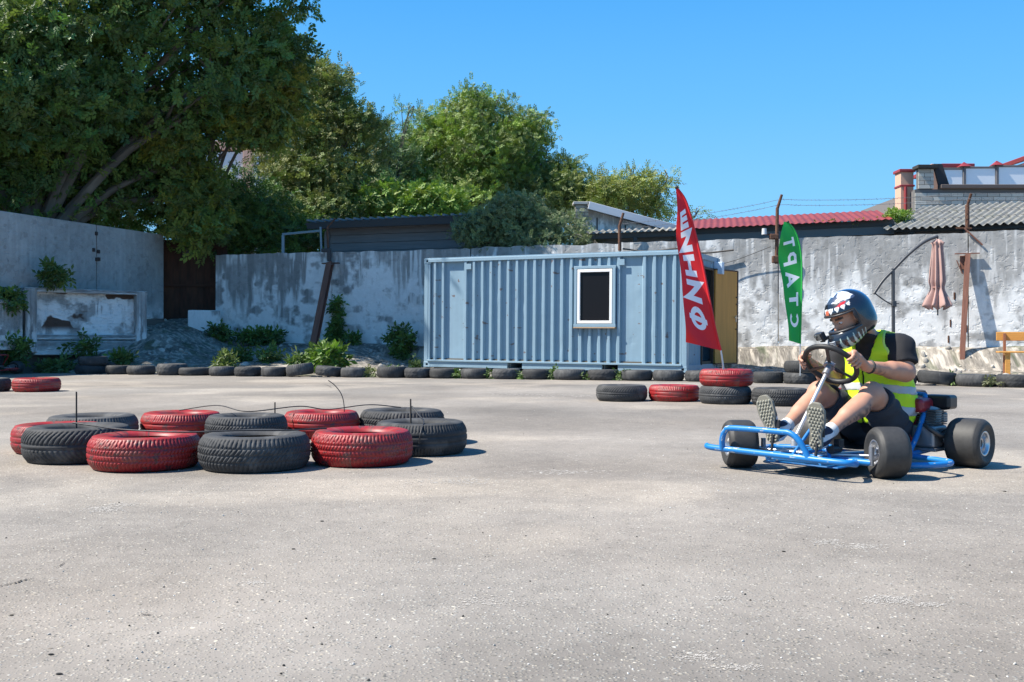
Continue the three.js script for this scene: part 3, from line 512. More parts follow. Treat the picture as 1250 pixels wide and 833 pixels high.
{ const o = thing('roof_vine', 'bright green creeper growing on the roof edges between the red and the slate roof', 'plant', [W(1075, 270, 23.6).x, .5, -24.4]); const b = o.position;
  const ls = [lob(1095, 265, 23.8, .28, .16, .2), lob(1050, 275, 23.8, .5, .07, .1), lob(1010, 277, 24, .35, .05, .1), lob(1085, 275, 23.8, .3, .12, .15)].map((l) => [l[0] - b.x, l[1] - b.y, l[2] - b.z, ...l.slice(3)]);
  limbs(o, V(0, -.1, 0), ls.slice(0, 1), .03, 3, .5); foliage(o, 'leaves', ls, 1500, 'tiny', LIME, 111, { clump: .09, per: 8, hollow: 0 }); }
// ------------------------------------------------------------------ blue site container
{
  const A = V(-1.98, .15, -22.4), dirX = V(.894, -.008, .446).normalize();
  const turn = Math.atan2(-dirX.z, dirX.x), Lc = 6.06, Hc = 2.42, Wc = 2.44;
  const c = thing('site_container', 'light blue corrugated metal site container with one window', 'container', A, turn);
  c.rotation.set(0, turn, -.008, 'YXZ');
  const paintMap = colorTex(1024, 512, (u, v) => {
    const a = fbm(u * 5, v * 4, 4, 5, 4), s = fbm(u * 90, v * 3, 4, 90, 3), f = fbm(u * 60, v * 40, 3, 60, 40), k = 1 + .14 * (a - .5) + .14 * (s - .5) + .08 * (f - .5);
    const chip = sstep(.775, .80, fbm(u * 50 + 8, v * 34, 4, 50, 34)) * .8;
    return [mix(.225 * k, .14, chip), mix(.335 * k, .075, chip), mix(.415 * k, .05, chip)];
  });
  const blue = new THREE.MeshStandardMaterial({ map: paintMap, roughness: .5, metalness: 0, side: THREE.DoubleSide });
    // profile of the front sheet, s from the left corner, depth behind the outer face
  const prof = [];
  const D = .074;
  const ridge = (s) => { prof.push([s, D], [s + .045, 0], [s + .098, 0], [s + .115, D]); return s + .21; };
  let s = .2; prof.push([.14, D]);
  for (let k = 0; k < 2; k++) s = ridge(s);                      // two ridges, a flat bay, the long run, a flat bay, two ridges
  s += .36; while (s < 4.72) s = ridge(s); s += .34; while (s < 5.75) s = ridge(s); prof.push([5.92, D]);
  const dents = []; { const r = rng(41); for (let k = 0; k < 26; k++) dents.push([.3 + r() * 5.4, .25 + r() * 2, .05 + r() * .08, (r() - .35) * .03]); }
  const dent = (x, y) => { let d = 0; for (const [a, b, w, e] of dents) { const q = ((x - a) ** 2 + ((y - b) * .6) ** 2) / (w * w); if (q < 6) d += e * Math.exp(-q); } return d + .006 * (fbm(x * 1.5, y * 2 + 4, 3) - .5); };
  function sheet(pr, y0, y1, flip) {
    const fine = []; for (let i = 0; i < pr.length - 1; i++) { fine.push(pr[i]); const n = Math.ceil((pr[i + 1][0] - pr[i][0]) / .06); for (let k = 1; k < n; k++) fine.push([mix(pr[i][0], pr[i + 1][0], k / n), mix(pr[i][1], pr[i + 1][1], k / n)]); } fine.push(pr[pr.length - 1]);
    const ny = Math.max(2, Math.round((y1 - y0) / .07)), g = gridGeo(fine.length - 1, ny, (i, j) => { const y = mix(y0, y1, j / ny), x = fine[i][0]; return V(x, y, -fine[i][1] - dent(x, y) * .8); }, (i, j) => [fine[i][0] / 6, mix(y0, y1, j / ny) / 3]);
    return toFlat(g);
  }
  function toFlat(g) { const n = g.toNonIndexed(); n.computeVertexNormals(); return n; }
  const wx0 = 3.68, wx1 = 4.55, wy0 = .92, wy1 = 2.14, cut = (a, b) => { const o = []; for (let i = 0; i < prof.length - 1; i++) { const [x0, d0] = prof[i], [x1, d1] = prof[i + 1]; const p = (x) => [x, mix(d0, d1, (x - x0) / (x1 - x0))]; if (x1 <= a || x0 >= b) continue; if (!o.length) o.push(p(Math.max(a, x0))); o.push(p(Math.min(b, x1))); } return o; };
  part('front_sheet', [sheet(cut(.14, wx0), .16, 2.36), sheet(cut(wx0, wx1), .16, wy0), sheet(cut(wx0, wx1), wy1, 2.36), sheet(cut(wx1, 5.92), .16, 2.36)], blue, c);
  // rails and posts
  part('top_rail', box(Lc - .2, .075, .09, Lc / 2, Hc - .045, -.03, .008), blue, c);
  const fp = [[.0, 2.08], [2.42, 3.98 + .42], [4.75, 5.9]];
  part('bottom_rail', [box(Lc - .2, .04, .12, Lc / 2, .15, -.03, .006), box(1.95, .13, .08, 1.12, .07, -.04, .006), box(1.82, .13, .08, 3.36, .07, -.04, .006), box(1.3, .13, .08, 5.27, .07, -.04, .006)], blue, c);
  for (const x of [2.27, 4.45]) part('forklift_pocket', [box(.012, .115, 2.2, x - .17, .07, -1.22), box(.012, .115, 2.2, x + .17, .07, -1.22), box(.33, .008, 2.2, x, .012, -1.22)], blue, c);
  for (const [x, z] of [[0, 0], [Lc, 0], [0, -Wc], [Lc, -Wc]]) {
    const sx = x ? -1 : 1, sz = z ? 1 : -1;
    part('corner_post', [box(.1, Hc - .22, .14, x + sx * .05, Hc / 2, z + sz * .07, .01), box(.05, Hc - .24, .05, x + sx * .125, Hc / 2, z + sz * .03, .008)], blue, c);
    for (const y of [.06, Hc - .055]) {
      const cx = x + sx * .08; part('corner_casting', [box(.17, .036, .17, cx, y + .042, z + sz * .08, .008), box(.17, .036, .17, cx, y - .042, z + sz * .08, .008), box(.056, .05, .168, cx - .056, y, z + sz * .08), box(.056, .05, .168, cx + .056, y, z + sz * .08)], blue, c);
    }
  }
  // roof, floor, back, left end
  part('roof', box(Lc - .02, .03, Wc - .02, Lc / 2, Hc + .002, -Wc / 2), blue, c);
  part('floor', box(Lc - .1, .06, Wc - .1, Lc / 2, .17, -Wc / 2), mat(.12, .09, .06, .9), c);
  part('back_sheet', box(Lc - .2, 2.2, .04, Lc / 2, 1.26, -Wc + .03), blue, c);
  part('left_sheet', box(.04, 2.2, Wc - .2, .03, 1.26, -Wc / 2), blue, c);
  // right end: corrugated strip, opening, door
  const zs0 = .12, op0 = 1.08, op1 = 1.98; const endProf = (a, b) => { const o = [[a, .0]]; let q = a + .03; while (q < b - .12) { o.push([q, 0], [q + .02, .03], [q + .06, .03], [q + .08, 0]); q += .11; } o.push([b, 0]); return o; };
  const endSheet = (a, b, y0, y1) => { const pr = endProf(a, b), g = gridGeo(pr.length - 1, 6, (i, j) => V(Lc - .03 - pr[i][1], mix(y0, y1, j / 6), -pr[i][0]), (i, j) => [pr[i][0] / 3, mix(y0, y1, j / 6) / 3]); return toFlat(g); };
  part('end_sheet', [endSheet(zs0, op0, .14, 2.36), endSheet(op0, op1, 2.16, 2.36), endSheet(op1, Wc - .14, .14, 2.36)], blue, c);
  part('end_rail', box(.08, .08, Wc - .3, Lc - .05, Hc - .05, -Wc / 2, .006), blue, c); part('end_rail', box(.08, .12, Wc - .3, Lc - .05, .08, -Wc / 2, .006), blue, c);
  part('door_frame', [box(.07, 2.06, .05, Lc - .035, 1.16, -op0 - .02, .004), box(.07, 2.06, .05, Lc - .035, 1.16, -op1 + .02, .004), box(.07, .05, op1 - op0, Lc - .035, 2.16, -(op0 + op1) / 2, .004)], mat(.05, .03, .02, .6), c);
  const door = part('door', box(.88, 2.02, .045, .44, 1.01, 0, .006), new THREE.MeshStandardMaterial({ map: colorTex(256, 256, (u, v) => { const a = fbm(u * 12, v * 2, 4, 12, 2), b = fbm(u * 60, v * 4, 3, 60, 4), k = 1 + .3 * (a - .5) + .25 * (b - .5); return [.52 * k, .245 * k, .05 * k]; }), roughness: .6 }), c, 'yellow-brown wooden door leaf standing open');
  door.position.set(Lc + .01, .14, -op1 - .02);
  const want = V(.70, 0, -.71), loc = want.clone().applyAxisAngle(V(0, 1, 0), -turn); door.rotation.y = Math.atan2(-loc.z, loc.x);
  part('edge_trim', [box(.05, 2.04, .06, .875, 1.01, 0, .004), box(.88, .03, .06, .44, 2.03, 0, .004), box(.88, .03, .06, .44, 0, 0, .004)], mat(.045, .02, .015, .5), door);
  part('handle', [box(.13, .018, .02, .76, 1.0, .065, .006), box(.03, .15, .012, .81, .98, .028, .004)], mat(.5, .45, .38, .3, { metalness: .9 }), door);
  for (const y of [.75, 1.3, 1.45]) part('lock', new THREE.CylinderGeometry(.015, .015, .03, 10).rotateX(Math.PI / 2).translate(.82, y, .03), mat(.04, .03, .03, .5), door);
  // window
  const win = part('window', [box(wx1 - wx0 + .06, .06, .09, (wx0 + wx1) / 2, wy0 + .01, .0, .006), box(wx1 - wx0 + .06, .06, .09, (wx0 + wx1) / 2, wy1 - .01, 0, .006), box(.06, wy1 - wy0 - .06, .09, wx0 + .01, (wy0 + wy1) / 2, 0, .006), box(.06, wy1 - wy0 - .06, .09, wx1 - .01, (wy0 + wy1) / 2, 0, .006)], blue, c);
  const wh = mat(.8, .8, .8, .35), fx = wx0 + .05, fX = wx1 - .05, fy = wy0 + .05, fY = wy1 - .05;
  part('frame', [box(fX - fx, .06, .07, (fx + fX) / 2, fy + .03, .008, .008), box(fX - fx, .06, .07, (fx + fX) / 2, fY - .03, .008, .008), box(.06, fY - fy - .12, .07, fx + .03, (fy + fY) / 2, .008, .008), box(.06, fY - fy - .12, .07, fX - .03, (fy + fY) / 2, .008, .008)], wh, win);
  part('pane', box(fX - fx - .1, fY - fy - .1, .012, (fx + fX) / 2, (fy + fY) / 2, .0), new THREE.MeshPhysicalMaterial({ color: lin(.010, .009, .010), roughness: .2, specularIntensity: .35 }), win);
  part('sill', box(wx1 - wx0 + .05, .025, .1, (wx0 + wx1) / 2, wy0 - .035, .02, .006), mat(.36, .25, .16, .7), win);
  part('marking_plate', box(.12, .12, .01, 5.05 - .36, 2.22, .004, .002), blue, c); part('marking_plate', box(.12, .12, .01, 1.14, 2.22, .004, .002), blue, c);
  part('junction_box', box(.2, .26, .16, Lc + .06, 2.2, -Wc + .3, .015), mat(.5, .62, .75, .5), c);
  // blocks carrying it
  for (const [k, [x, z]] of [[0.35, -.3], [5.6, -.3], [0.35, -2.1], [5.6, -2.1]].entries()) {
    const p = V(x, 0, z).applyAxisAngle(V(0, 1, 0), turn).add(A); const h = A.y - x * .008 + .0;
    single('support_block', box(.4, h + .1, .25, 0, (h - .1) / 2, 0, .01), mat(.3, .29, .27, .95), 'concrete block carrying a corner of the container', 'block', [p.x, 0, p.z], turn, 'blocks under the container');
  }
}
// ------------------------------------------------------------------ old car tyres
function tyreGeo(kind, segs, D = .6, Wd = .195) {
  const R = D / 2, H = Wd / 2, pts = [], rows = segs > 200 ? 26 : 10;
  const side = [[.168, .70, 0], [.176, .86, 0], [.195, .93, 0], [.225, 1.0, 0], [.252, .99, 0], [.272, .93, 0]].map(([r, y, t]) => [r * D / .6, y * H, t]);
  for (const p of side) pts.push(p);
  for (let k = 0; k <= rows; k++) { const t = 1 - 2 * k / rows, y = t * .86 * H, r = R - .0195 * Math.pow(Math.abs(t), 3.2) * 1.1 - .003 * t * t; pts.push([r, y, 1]); }
  for (const p of side.slice().reverse()) pts.push([p[0], -p[1], 0]);
  for (const [r, y] of [[.176, -.62], [.23, -.86], [.272, -.66], [.283, 0], [.272, .66], [.23, .86], [.176, .62]]) pts.push([r * D / .6, y * H, 0]);
  pts.push(pts[0].slice());
  const P = [], UV = [], ix = [], n = pts.length, C = 2 * Math.PI * R;
  function groove(a, y) {                                   // 1 = in a groove
    const c = a / (2 * Math.PI), t = y / H, at = Math.abs(t);
    let g = 0; const circ = (t0, w) => { g = Math.max(g, 1 - sstep(w * .6, w, Math.abs(t - t0))); };
    const fr = (x) => x - Math.floor(x), cut = (x, w) => { const f = Math.abs(fr(x) - .5) * 2; g = Math.max(g, 1 - sstep(w * .7, w * 1.25, 1 - f)); };
    if (kind === 0) { circ(.12, .05); circ(-.12, .05); if (at > .16) cut(c * 62 + Math.sign(t) * 0 + at * at * 2.6, .3); }
    else if (kind === 1) { circ(0, .05); circ(.4, .06); circ(-.4, .06); if (at > .42) cut(c * 74 + t * .5, .3); else if (at > .04) cut(c * 74 + t * 3 + (t > 0 ? .5 : 0), .26); }
    else if (kind === 2) { circ(.22, .05); circ(-.22, .05); if (at > .5) cut(c * 88, .34); }
    else if (kind === 3) { circ(.0, .035); circ(.35, .035); circ(-.35, .035); if (at > .5) cut(c * 84 + at * .6, .3); else cut(c * 84 + Math.abs(fr(t * 1.4 + .5) - .5) * 1.5, .22); }
    else { circ(0, .05); circ(.3, .06); circ(-.3, .06); circ(.6, .05); circ(-.6, .05); }
    return g;
  }
  for (let j = 0; j < n; j++) for (let i = 0; i <= segs; i++) {
    const a = i / segs * 2 * Math.PI; let [r, y, t] = pts[j];
    if (t) r -= .0065 * groove(a, y) * sstep(1.0, .9, Math.abs(y) / (H * .9));
    P.push(r * Math.cos(a), y + H, r * Math.sin(a)); UV.push(i / segs * 3, j / n);
  }
  for (let j = 0; j < n - 1; j++) for (let i = 0; i < segs; i++) { const a = j * (segs + 1) + i, b = a + 1, c = a + segs + 1, d = c + 1; ix.push(a, b, d, a, d, c); }
  const g = new THREE.BufferGeometry(); g.setAttribute('position', new THREE.Float32BufferAttribute(P, 3)); g.setAttribute('uv', new THREE.Float32BufferAttribute(UV, 2)); g.setIndex(ix); g.computeVertexNormals();
  const N = g.attributes.normal; for (let j = 0; j < n; j++) { const a = j * (segs + 1), b = a + segs; const x = N.getX(a) + N.getX(b), y = N.getY(a) + N.getY(b), z = N.getZ(a) + N.getZ(b), l = Math.hypot(x, y, z) || 1; N.setXYZ(a, x / l, y / l, z / l); N.setXYZ(b, x / l, y / l, z / l); }
  return g;
}
const tyreGeos = [0, 1, 2, 3].map((k) => tyreGeo(k, 384)), farGeos = [4, 2, 1].map((k) => tyreGeo(k, 128));
const rubber = (seed, base) => new THREE.MeshStandardMaterial({ map: colorTex(512, 256, (u, v) => { const a = fbm(u * 9 + seed, v * 5, 4), b = fbm(u * 40 + seed, v * 24, 3), d = sstep(.5, .72, fbm(u * 6 + seed * 3, v * 4 + 9, 4)) * .035; const k = base + .022 * (a - .5) + .016 * (b - .5); return [k + d * 1.0, k * 1.03 + d * .97, k * 1.08 + d * .9]; }), roughness: .78 });
const redPaint = (seed) => new THREE.MeshStandardMaterial({ map: colorTex(512, 256, (u, v) => { const a = fbm(u * 7 + seed, v * 6, 4), b = fbm(u * 50 + seed, v * 30, 4), w = sstep(.62, .72, fbm(u * 22 + seed * 5, v * 16, 5)) * .7, k = 1 + .5 * (a - .5) + .25 * (b - .5), du = sstep(.5, .7, fbm(u * 5 + seed, v * 5 + 40, 4)) * .3; return [mix(mix(.27 * k, .045, w), .17, du), mix(mix(.012 * k, .035, w), .12, du), mix(mix(.014 * k, .033, w), .09, du)]; }), roughness: .5 });
const RUB = [rubber(1, .030), rubber(7, .038), rubber(13, .046)], RED = [redPaint(2), redPaint(9)];
let tyreN = 0;
function tyre(X, Z, opts = {}) {
  const { near = false, kind = tyreN % 3, D = .6, y = 0, tilt = 0, tiltDir = 0, red = false, tone = tyreN % 3, label, group, h = 1 } = opts; tyreN++;
  const geo = near ? tyreGeos[kind % 4] : farGeos[kind % 3];
  const o = part(numbered('car_tyre'), geo, red ? RED[tyreN % 2] : RUB[tone % 3], scene);
  const r = rng(500 + tyreN); o.position.set(X, y, -Z); o.scale.set(D / .6 * (1 + .03 * (r() - .5)), h, D / .6 * (1 + .03 * (r() - .5)));
  o.rotation.set(Math.sin(tiltDir) * tilt + (r() - .5) * .012, opts.spin ?? r() * 6.28, Math.cos(tiltDir) * tilt + (r() - .5) * .012, 'XZY');
  o.userData = { label, category: 'tyre' }; if (group) o.userData.group = group;
  return o;
}
const NB = 'tyres of the near barrier';
tyre(-2.67, 6.15, { near: true, kind: 0, D: .63, h: 1.08, spin: .3, tone: 0, label: 'black tyre with curved diagonal tread and a thin stake standing in it', group: NB });
tyre(-2.13, 5.80, { near: true, kind: 3, D: .63, h: .98, red: true, label: 'red painted tyre between two black tyres, wire lying over its rim', group: NB });
tyre(-1.485, 5.77, { near: true, kind: 1, D: .635, h: 1.02, tone: 1, label: 'black tyre with block tread between two red tyres at the barrier front', group: NB });
tyre(-.90, 6.00, { near: true, kind: 3, D: .60, h: 1.02, red: true, label: 'red painted tyre with zigzag tread in front of the barrier\'s end tyre', group: NB });
tyre(-.60, 6.56, { near: true, kind: 2, D: .615, h: 1.06, tone: 0, label: 'black tyre at the barrier\'s end with a wire and a short stake on it', group: NB });
tyre(-.63, 7.20, { near: true, kind: 2, D: .60, h: .78, red: true, label: 'red tyre almost hidden behind the barrier\'s black end tyre', group: NB });
tyre(-3.0, 6.62, { near: true, kind: 2, D: .58, h: .94, red: true, label: 'red tyre peeping out beside the black tyre with curved tread', group: NB });
tyre(-3.04, 7.24, { near: true, kind: 2, D: .63, tone: 2, label: 'black tyre behind the one with the curved diagonal tread', group: NB });
tyre(-2.50, 7.56, { near: true, kind: 2, D: .60, red: true, label: 'red tyre in the barrier\'s back row before the bank side, near the tall stake', group: NB });
tyre(-1.93, 7.26, { near: true, kind: 1, D: .59, tone: 1, label: 'black tyre between two red ones in the barrier\'s back row', group: NB });
tyre(-1.46, 7.66, { near: true, kind: 2, D: .58, red: true, label: 'red tyre in the back row with a curved wire sticking up', group: NB });
tyre(-.86, 7.82, { near: true, kind: 1, D: .66, tone: 0, label: 'black tyre ending the barrier\'s back row, behind the short stake', group: NB });
// second barrier below the red flag
const MB = 'tyres of the barrier by the red flag';
tyre(1.345, 12.25, { near: true, kind: 0, D: .63, tone: 1, label: 'black tyre ending the barrier before the container, beside a red tyre', group: MB });
tyre(1.985, 12.22, { near: true, kind: 2, D: .62, red: true, label: 'red tyre lying between two black tyres before the container', group: MB });
tyre(2.50, 11.72, { near: true, kind: 0, D: .61, h: 1.05, tone: 2, label: 'black tyre under the red tyre that holds the red flag', group: MB });
tyre(2.52, 11.74, { near: true, kind: 2, D: .63, y: .206, red: true, label: 'red tyre on top of a black one holding the red flag pole', group: MB });
tyre(3.06, 11.40, { near: true, kind: 1, D: .64, tone: 0, label: 'black tyre beside the red flag stack, behind the driver\'s feet', group: MB });
tyre(3.66, 11.2, { near: true, kind: 2, D: .6, red: true, label: 'red tyre behind the driver\'s knees', group: MB });
tyre(4.28, 11.05, { near: true, kind: 1, D: .6, tone: 1, label: 'black tyre hidden behind the driver', group: MB });
// left barrier, cut by the frame
tyre(-6.90, 14.5, { near: true, kind: 2, D: .65, red: true, label: 'red tyre alone on the asphalt beside a black tyre, before the shaded ledge' });
tyre(-7.62, 14.5, { near: true, kind: 1, D: .64, tone: 0, label: 'black tyre beside the single red tyre before the shaded ledge' });
// the long row along the bank: [left px, right px, stacked, scale of height, tilt]
const ROW = [[134, 155], [155, 189], [189, 231, 0, 1.25], [218, 256, 0, .85], [256, 286], [286, 319], [319, 350], [350, 384, 0, 1.2, .13], [385, 416, 0, 1, -.1], [416, 450], [460, 497, 0, 1.15], [497, 523], [524, 561], [562, 598], [600, 636], [637, 674], [675, 716], [717, 756], [757, 797], [797, 835], [836, 874], [876, 917], [919, 957], [957, 997, 1], [998, 1036], [1036, 1076], [1076, 1118], [1120, 1167, 0, 1.1, -.08], [1168, 1216], [1217, 1262], [1263, 1308]];
ROW.forEach(([a, b, stack, h = 1, tilt = 0], k) => {
  const px = (a + b) / 2, Z = gz(rowY(px)) + .3, X = (px - 625) / FPX * Z, D = clamp((b - a) / FPX * Z, .54, .66);
  const [label, group] = px < 250 ? ['black tyre of the back row under the shaded ledge', 'tyres along the shaded ledge'] : px < 520 ? ['black tyre of the back row along the weedy bank, before the container starts', 'tyres along the weedy bank'] : px < 880 ? ['black tyre of the back row in front of the blue container', 'tyres before the container'] : px < 1120 ? ['black tyre of the back row behind the go-kart', 'tyres behind the go-kart'] : ['worn black tyre of the back row before the post and wooden bench', 'tyres before the bench'];
  const own = h === 1.2 ? 'black tyre tilted up at one side with weeds growing behind it' : tilt === -.1 ? 'black tyre sunk at one side under the bright green bush' : h === 1.25 ? 'thick black tyre standing taller than its neighbours under the ledge' : tilt === -.08 ? 'worn ribbed tyre lying tilted just behind the driver\'s back' : stack ? 'lower tyre of the pair that holds the green flag' : null;
  tyre(X, Z, { D: Math.min(D, .64), h, tilt, y: Math.abs(tilt) * .22, kind: k, tone: k + (k >> 2), label: own || label, group: own ? 'tyres of the back row' : group });
  if (stack) tyre(X + .02, Z, { D: .58, y: .197, kind: 1, tone: 0, label: 'upper tyre of the pair that holds the green flag', group: 'tyres of the back row' });
});
{ const Z = gz(457) + .3, X = (110 - 625) / FPX * Z;
  tyre(X, Z, { D: .66, kind: 1, tone: 0, label: 'lower tyre of the stacked pair under the shaded ledge', group: 'tyres of the back row' });
  tyre(X + .06, Z, { D: .64, y: .197, kind: 0, tone: 1, label: 'upper tyre of the stacked pair under the shaded ledge', group: 'tyres of the back row' });
  tyre(X + .16, Z + .75, { D: .6, kind: 2, tone: 2, y: .06, label: 'black tyre behind the stacked pair under the shaded ledge', group: 'tyres of the back row' }); }
// stakes and wires of the near barrier
const iron = mat(.03, .024, .02, .7), wireM = mat(.02, .02, .022, .5);
function stake(X, Z, top, label, lean = 0) { single('iron_stake', rod(V(0, -.05, 0), V(lean, top, 0), .006, .005, 8), iron, label, 'stake', [X, 0, -Z], 0, 'stakes of the near barrier'); }
stake(-2.66, 6.1, .42, 'tall thin iron stake standing in the black tyre with curved tread', .0);
stake(-1.78, 7.5, .27, 'short iron stake between the back row tyres');
stake(-.66, 6.55, .35, 'iron stake in the black tyre at the barrier end', -.005);
single('bent_wire', tube([V(0, 0, 0), V(.0, .22, 0), V(-.02, .32, 0), V(-.07, .39, 0), V(-.12, .43, .01)], .0035, 30, 6), wireM, 'thin bent wire sticking up from a red tyre in the back row', 'wire', [-1.28, 0, -7.62]);
single('black_wire', tube([V(-2.66, .235, -6.05), V(-2.5, .222, -5.98), V(-2.3, .212, -5.86), V(-2.0, .208, -5.75), V(-1.84, .206, -5.74), V(-1.6, .213, -5.77), V(-1.3, .210, -5.83), V(-1.1, .212, -5.93)], .0045, 60, 6), wireM, 'black wire lying across the near tyres from the tall stake', 'wire');
single('black_wire', tube([V(-.655, .3, -6.55), V(-.6, .25, -6.45), V(-.56, .22, -6.33), V(-.57, .16, -6.24), V(-.58, .09, -6.235)], .005, 24, 6), wireM, 'short wire hanging from the stake over the barrier\'s end tyre', 'wire');
single('black_wire', tube([V(-2.5, .21, -7.5), V(-2.2, .25, -7.45), V(-1.93, .215, -7.3), V(-1.6, .24, -7.5), V(-1.4, .21, -7.6), V(-1.1, .24, -7.68), V(-.86, .215, -7.75)], .004, 50, 6), wireM, 'thin wire linking the tyres of the barrier\'s back row', 'wire');
// ------------------------------------------------------------------ feather flags
function flagTexture(letters, bg, outline) {                 // print seen from behind: mirrored, running upwards
  const cv = document.createElement('canvas'); cv.width = 256; cv.height = 1024; const x = cv.getContext('2d');
  x.fillStyle = bg; x.fillRect(0, 0, 256, 1024);
  x.strokeStyle = '#eef0f4'; x.lineWidth = outline.lw; x.lineCap = 'butt'; x.lineJoin = 'miter';
  const strokes = {
    'Ф': (p) => { p.push([[0, -1.12], [0, 1.12]]); p.push('ring'); },
    'И': (p) => { p.push([[-.8, 1], [-.8, -1], [.8, 1], [.8, -1]]); },
    'Н': (p) => { p.push([[-.8, 1], [-.8, -1]], [[.8, 1], [.8, -1]], [[-.8, 0], [.8, 0]]); },
    'Ш': (p) => { p.push([[-1, 1], [-1, -1], [1, -1], [1, 1]], [[0, 1], [0, -1]]); },
    'С': (p) => { p.push('arc'); },
    'Т': (p) => { p.push([[-.85, 1], [.85, 1]], [[0, 1], [0, -1]]); },
    'А': (p) => { p.push([[-.85, -1], [0, 1], [.85, -1]], [[-.5, -.3], [.5, -.3]]); },
    'Р': (p) => { p.push([[-.6, -1], [-.6, 1], [.3, 1], [.65, .75], [.65, .25], [.3, 0], [-.6, 0]]); },
  };
  letters.forEach(([ch, cx, cy, s]) => {                     // letter up = flag's right, reading direction = up
    const p = []; strokes[ch](p); const T = (a, b) => [cx + b * s, cy - a * s * .82];
    for (const l of p) {
      x.beginPath();
      if (l === 'ring' || l === 'arc') { const [q, w] = l === 'ring' ? [0, 6.29] : [.75, 5.55]; for (let k = 0; k <= 40; k++) { const t = q + (w - q) * k / 40, [u, v] = T(Math.cos(t) * (l === 'ring' ? 1.0 : .85), Math.sin(t) * (l === 'ring' ? .72 : 1)); k ? x.lineTo(u, v) : x.moveTo(u, v); } }
      else l.forEach(([a, b], k) => { const [u, v] = T(a, b); k ? x.lineTo(u, v) : x.moveTo(u, v); });
      x.stroke();
    }
  });
  const t = new THREE.CanvasTexture(cv); t.colorSpace = THREE.SRGBColorSpace; t.anisotropy = 8; return t;
}
function featherFlag(name, label, Z, poleP, freeP, footPx, texture, sleeve, waves) {
  // poleP / freeP: matching pixel points down the pole edge and the free edge
  const curve = (P) => new THREE.CatmullRomCurve3(P.map(([x, y]) => W(x, y, Z)), false, 'catmullrom', .5), cp = curve(poleP), cf = curve(freeP), foot = V((footPx[0] - 625) / FPX * Z, footPx[1], -Z);
  const o = thing(name, label, 'flag', [foot.x, 0, foot.z]);
  const nv = 60, nu = 14;
  const g = gridGeo(nu, nv, (i, j) => { const t = j / nv, a = cp.getPoint(t), b = cf.getPoint(t), u = i / nu, q = a.clone().lerp(b, u); q.z += waves * u * (.5 * Math.sin(t * 7 + u * 2.2) + .28 * Math.sin(t * 17 + u * 5) + .5 * u) * Math.min(1, t * 4); return q.sub(o.position); }, (i, j) => [1 - i / nu, 1 - j / nv]);
  part('cloth', g, new THREE.MeshPhysicalMaterial({ map: texture, roughness: .6, transmission: .12, thickness: 0, side: THREE.DoubleSide }), o);
  const pts = [V(0, foot.y, 0), ...poleP.slice().reverse().map(([x, y]) => W(x, y, Z).sub(o.position))];
  const low = pts[1].clone();
  part('pole', tube([V(0, foot.y, 0), V(0, foot.y, 0).lerp(low, .5), ...pts.slice(1)], .0105, 80, 8), mat(.6, .6, .6, .35, { metalness: .6 }), o);
  part('sleeve', tube(poleP.map(([x, y]) => W(x, y, Z).sub(o.position)), .0145, 60, 8), mat(...sleeve, .65), o);
  const end = pts[pts.length - 1]; part('pole_tip', new THREE.SphereGeometry(.022, 10, 8).translate(end.x, end.y, end.z), mat(.02, .02, .02, .5), o);
  return o;
}
featherFlag('red_flag', 'red feather flag with white lettering seen from behind, standing in a red tyre', 11.74,
  [[826, 229], [837, 245], [846, 275], [857, 320], [866, 365], [874, 405], [880, 428]], [[825, 229], [826, 255], [826, 285], [829, 320], [832, 355], [834, 388], [836, 418]], [887.5, .12],
  flagTexture([['Ф', 122, 820, 66], ['И', 118, 665, 66], ['Н', 118, 530, 62], ['И', 124, 405, 60], ['Ш', 138, 280, 54]], '#dc101c', { lw: 32 }), [.62, .012, .018], .11);
featherFlag('green_flag', 'green feather flag with white lettering seen from behind, standing among the back row tyres', 16.75,
  [[962, 271], [972, 285], [978, 310], [979, 345], [978, 385], [977, 420]], [[957, 271], [952, 290], [951, 318], [955, 350], [959, 385], [962, 416]], [977, .15],
  flagTexture([['С', 138, 850, 62], ['Т', 132, 715, 62], ['А', 124, 575, 66], ['Р', 120, 425, 66], ['Т', 120, 280, 66]], '#0c9a3c', { lw: 28 }), [.012, .32, .05], .09);

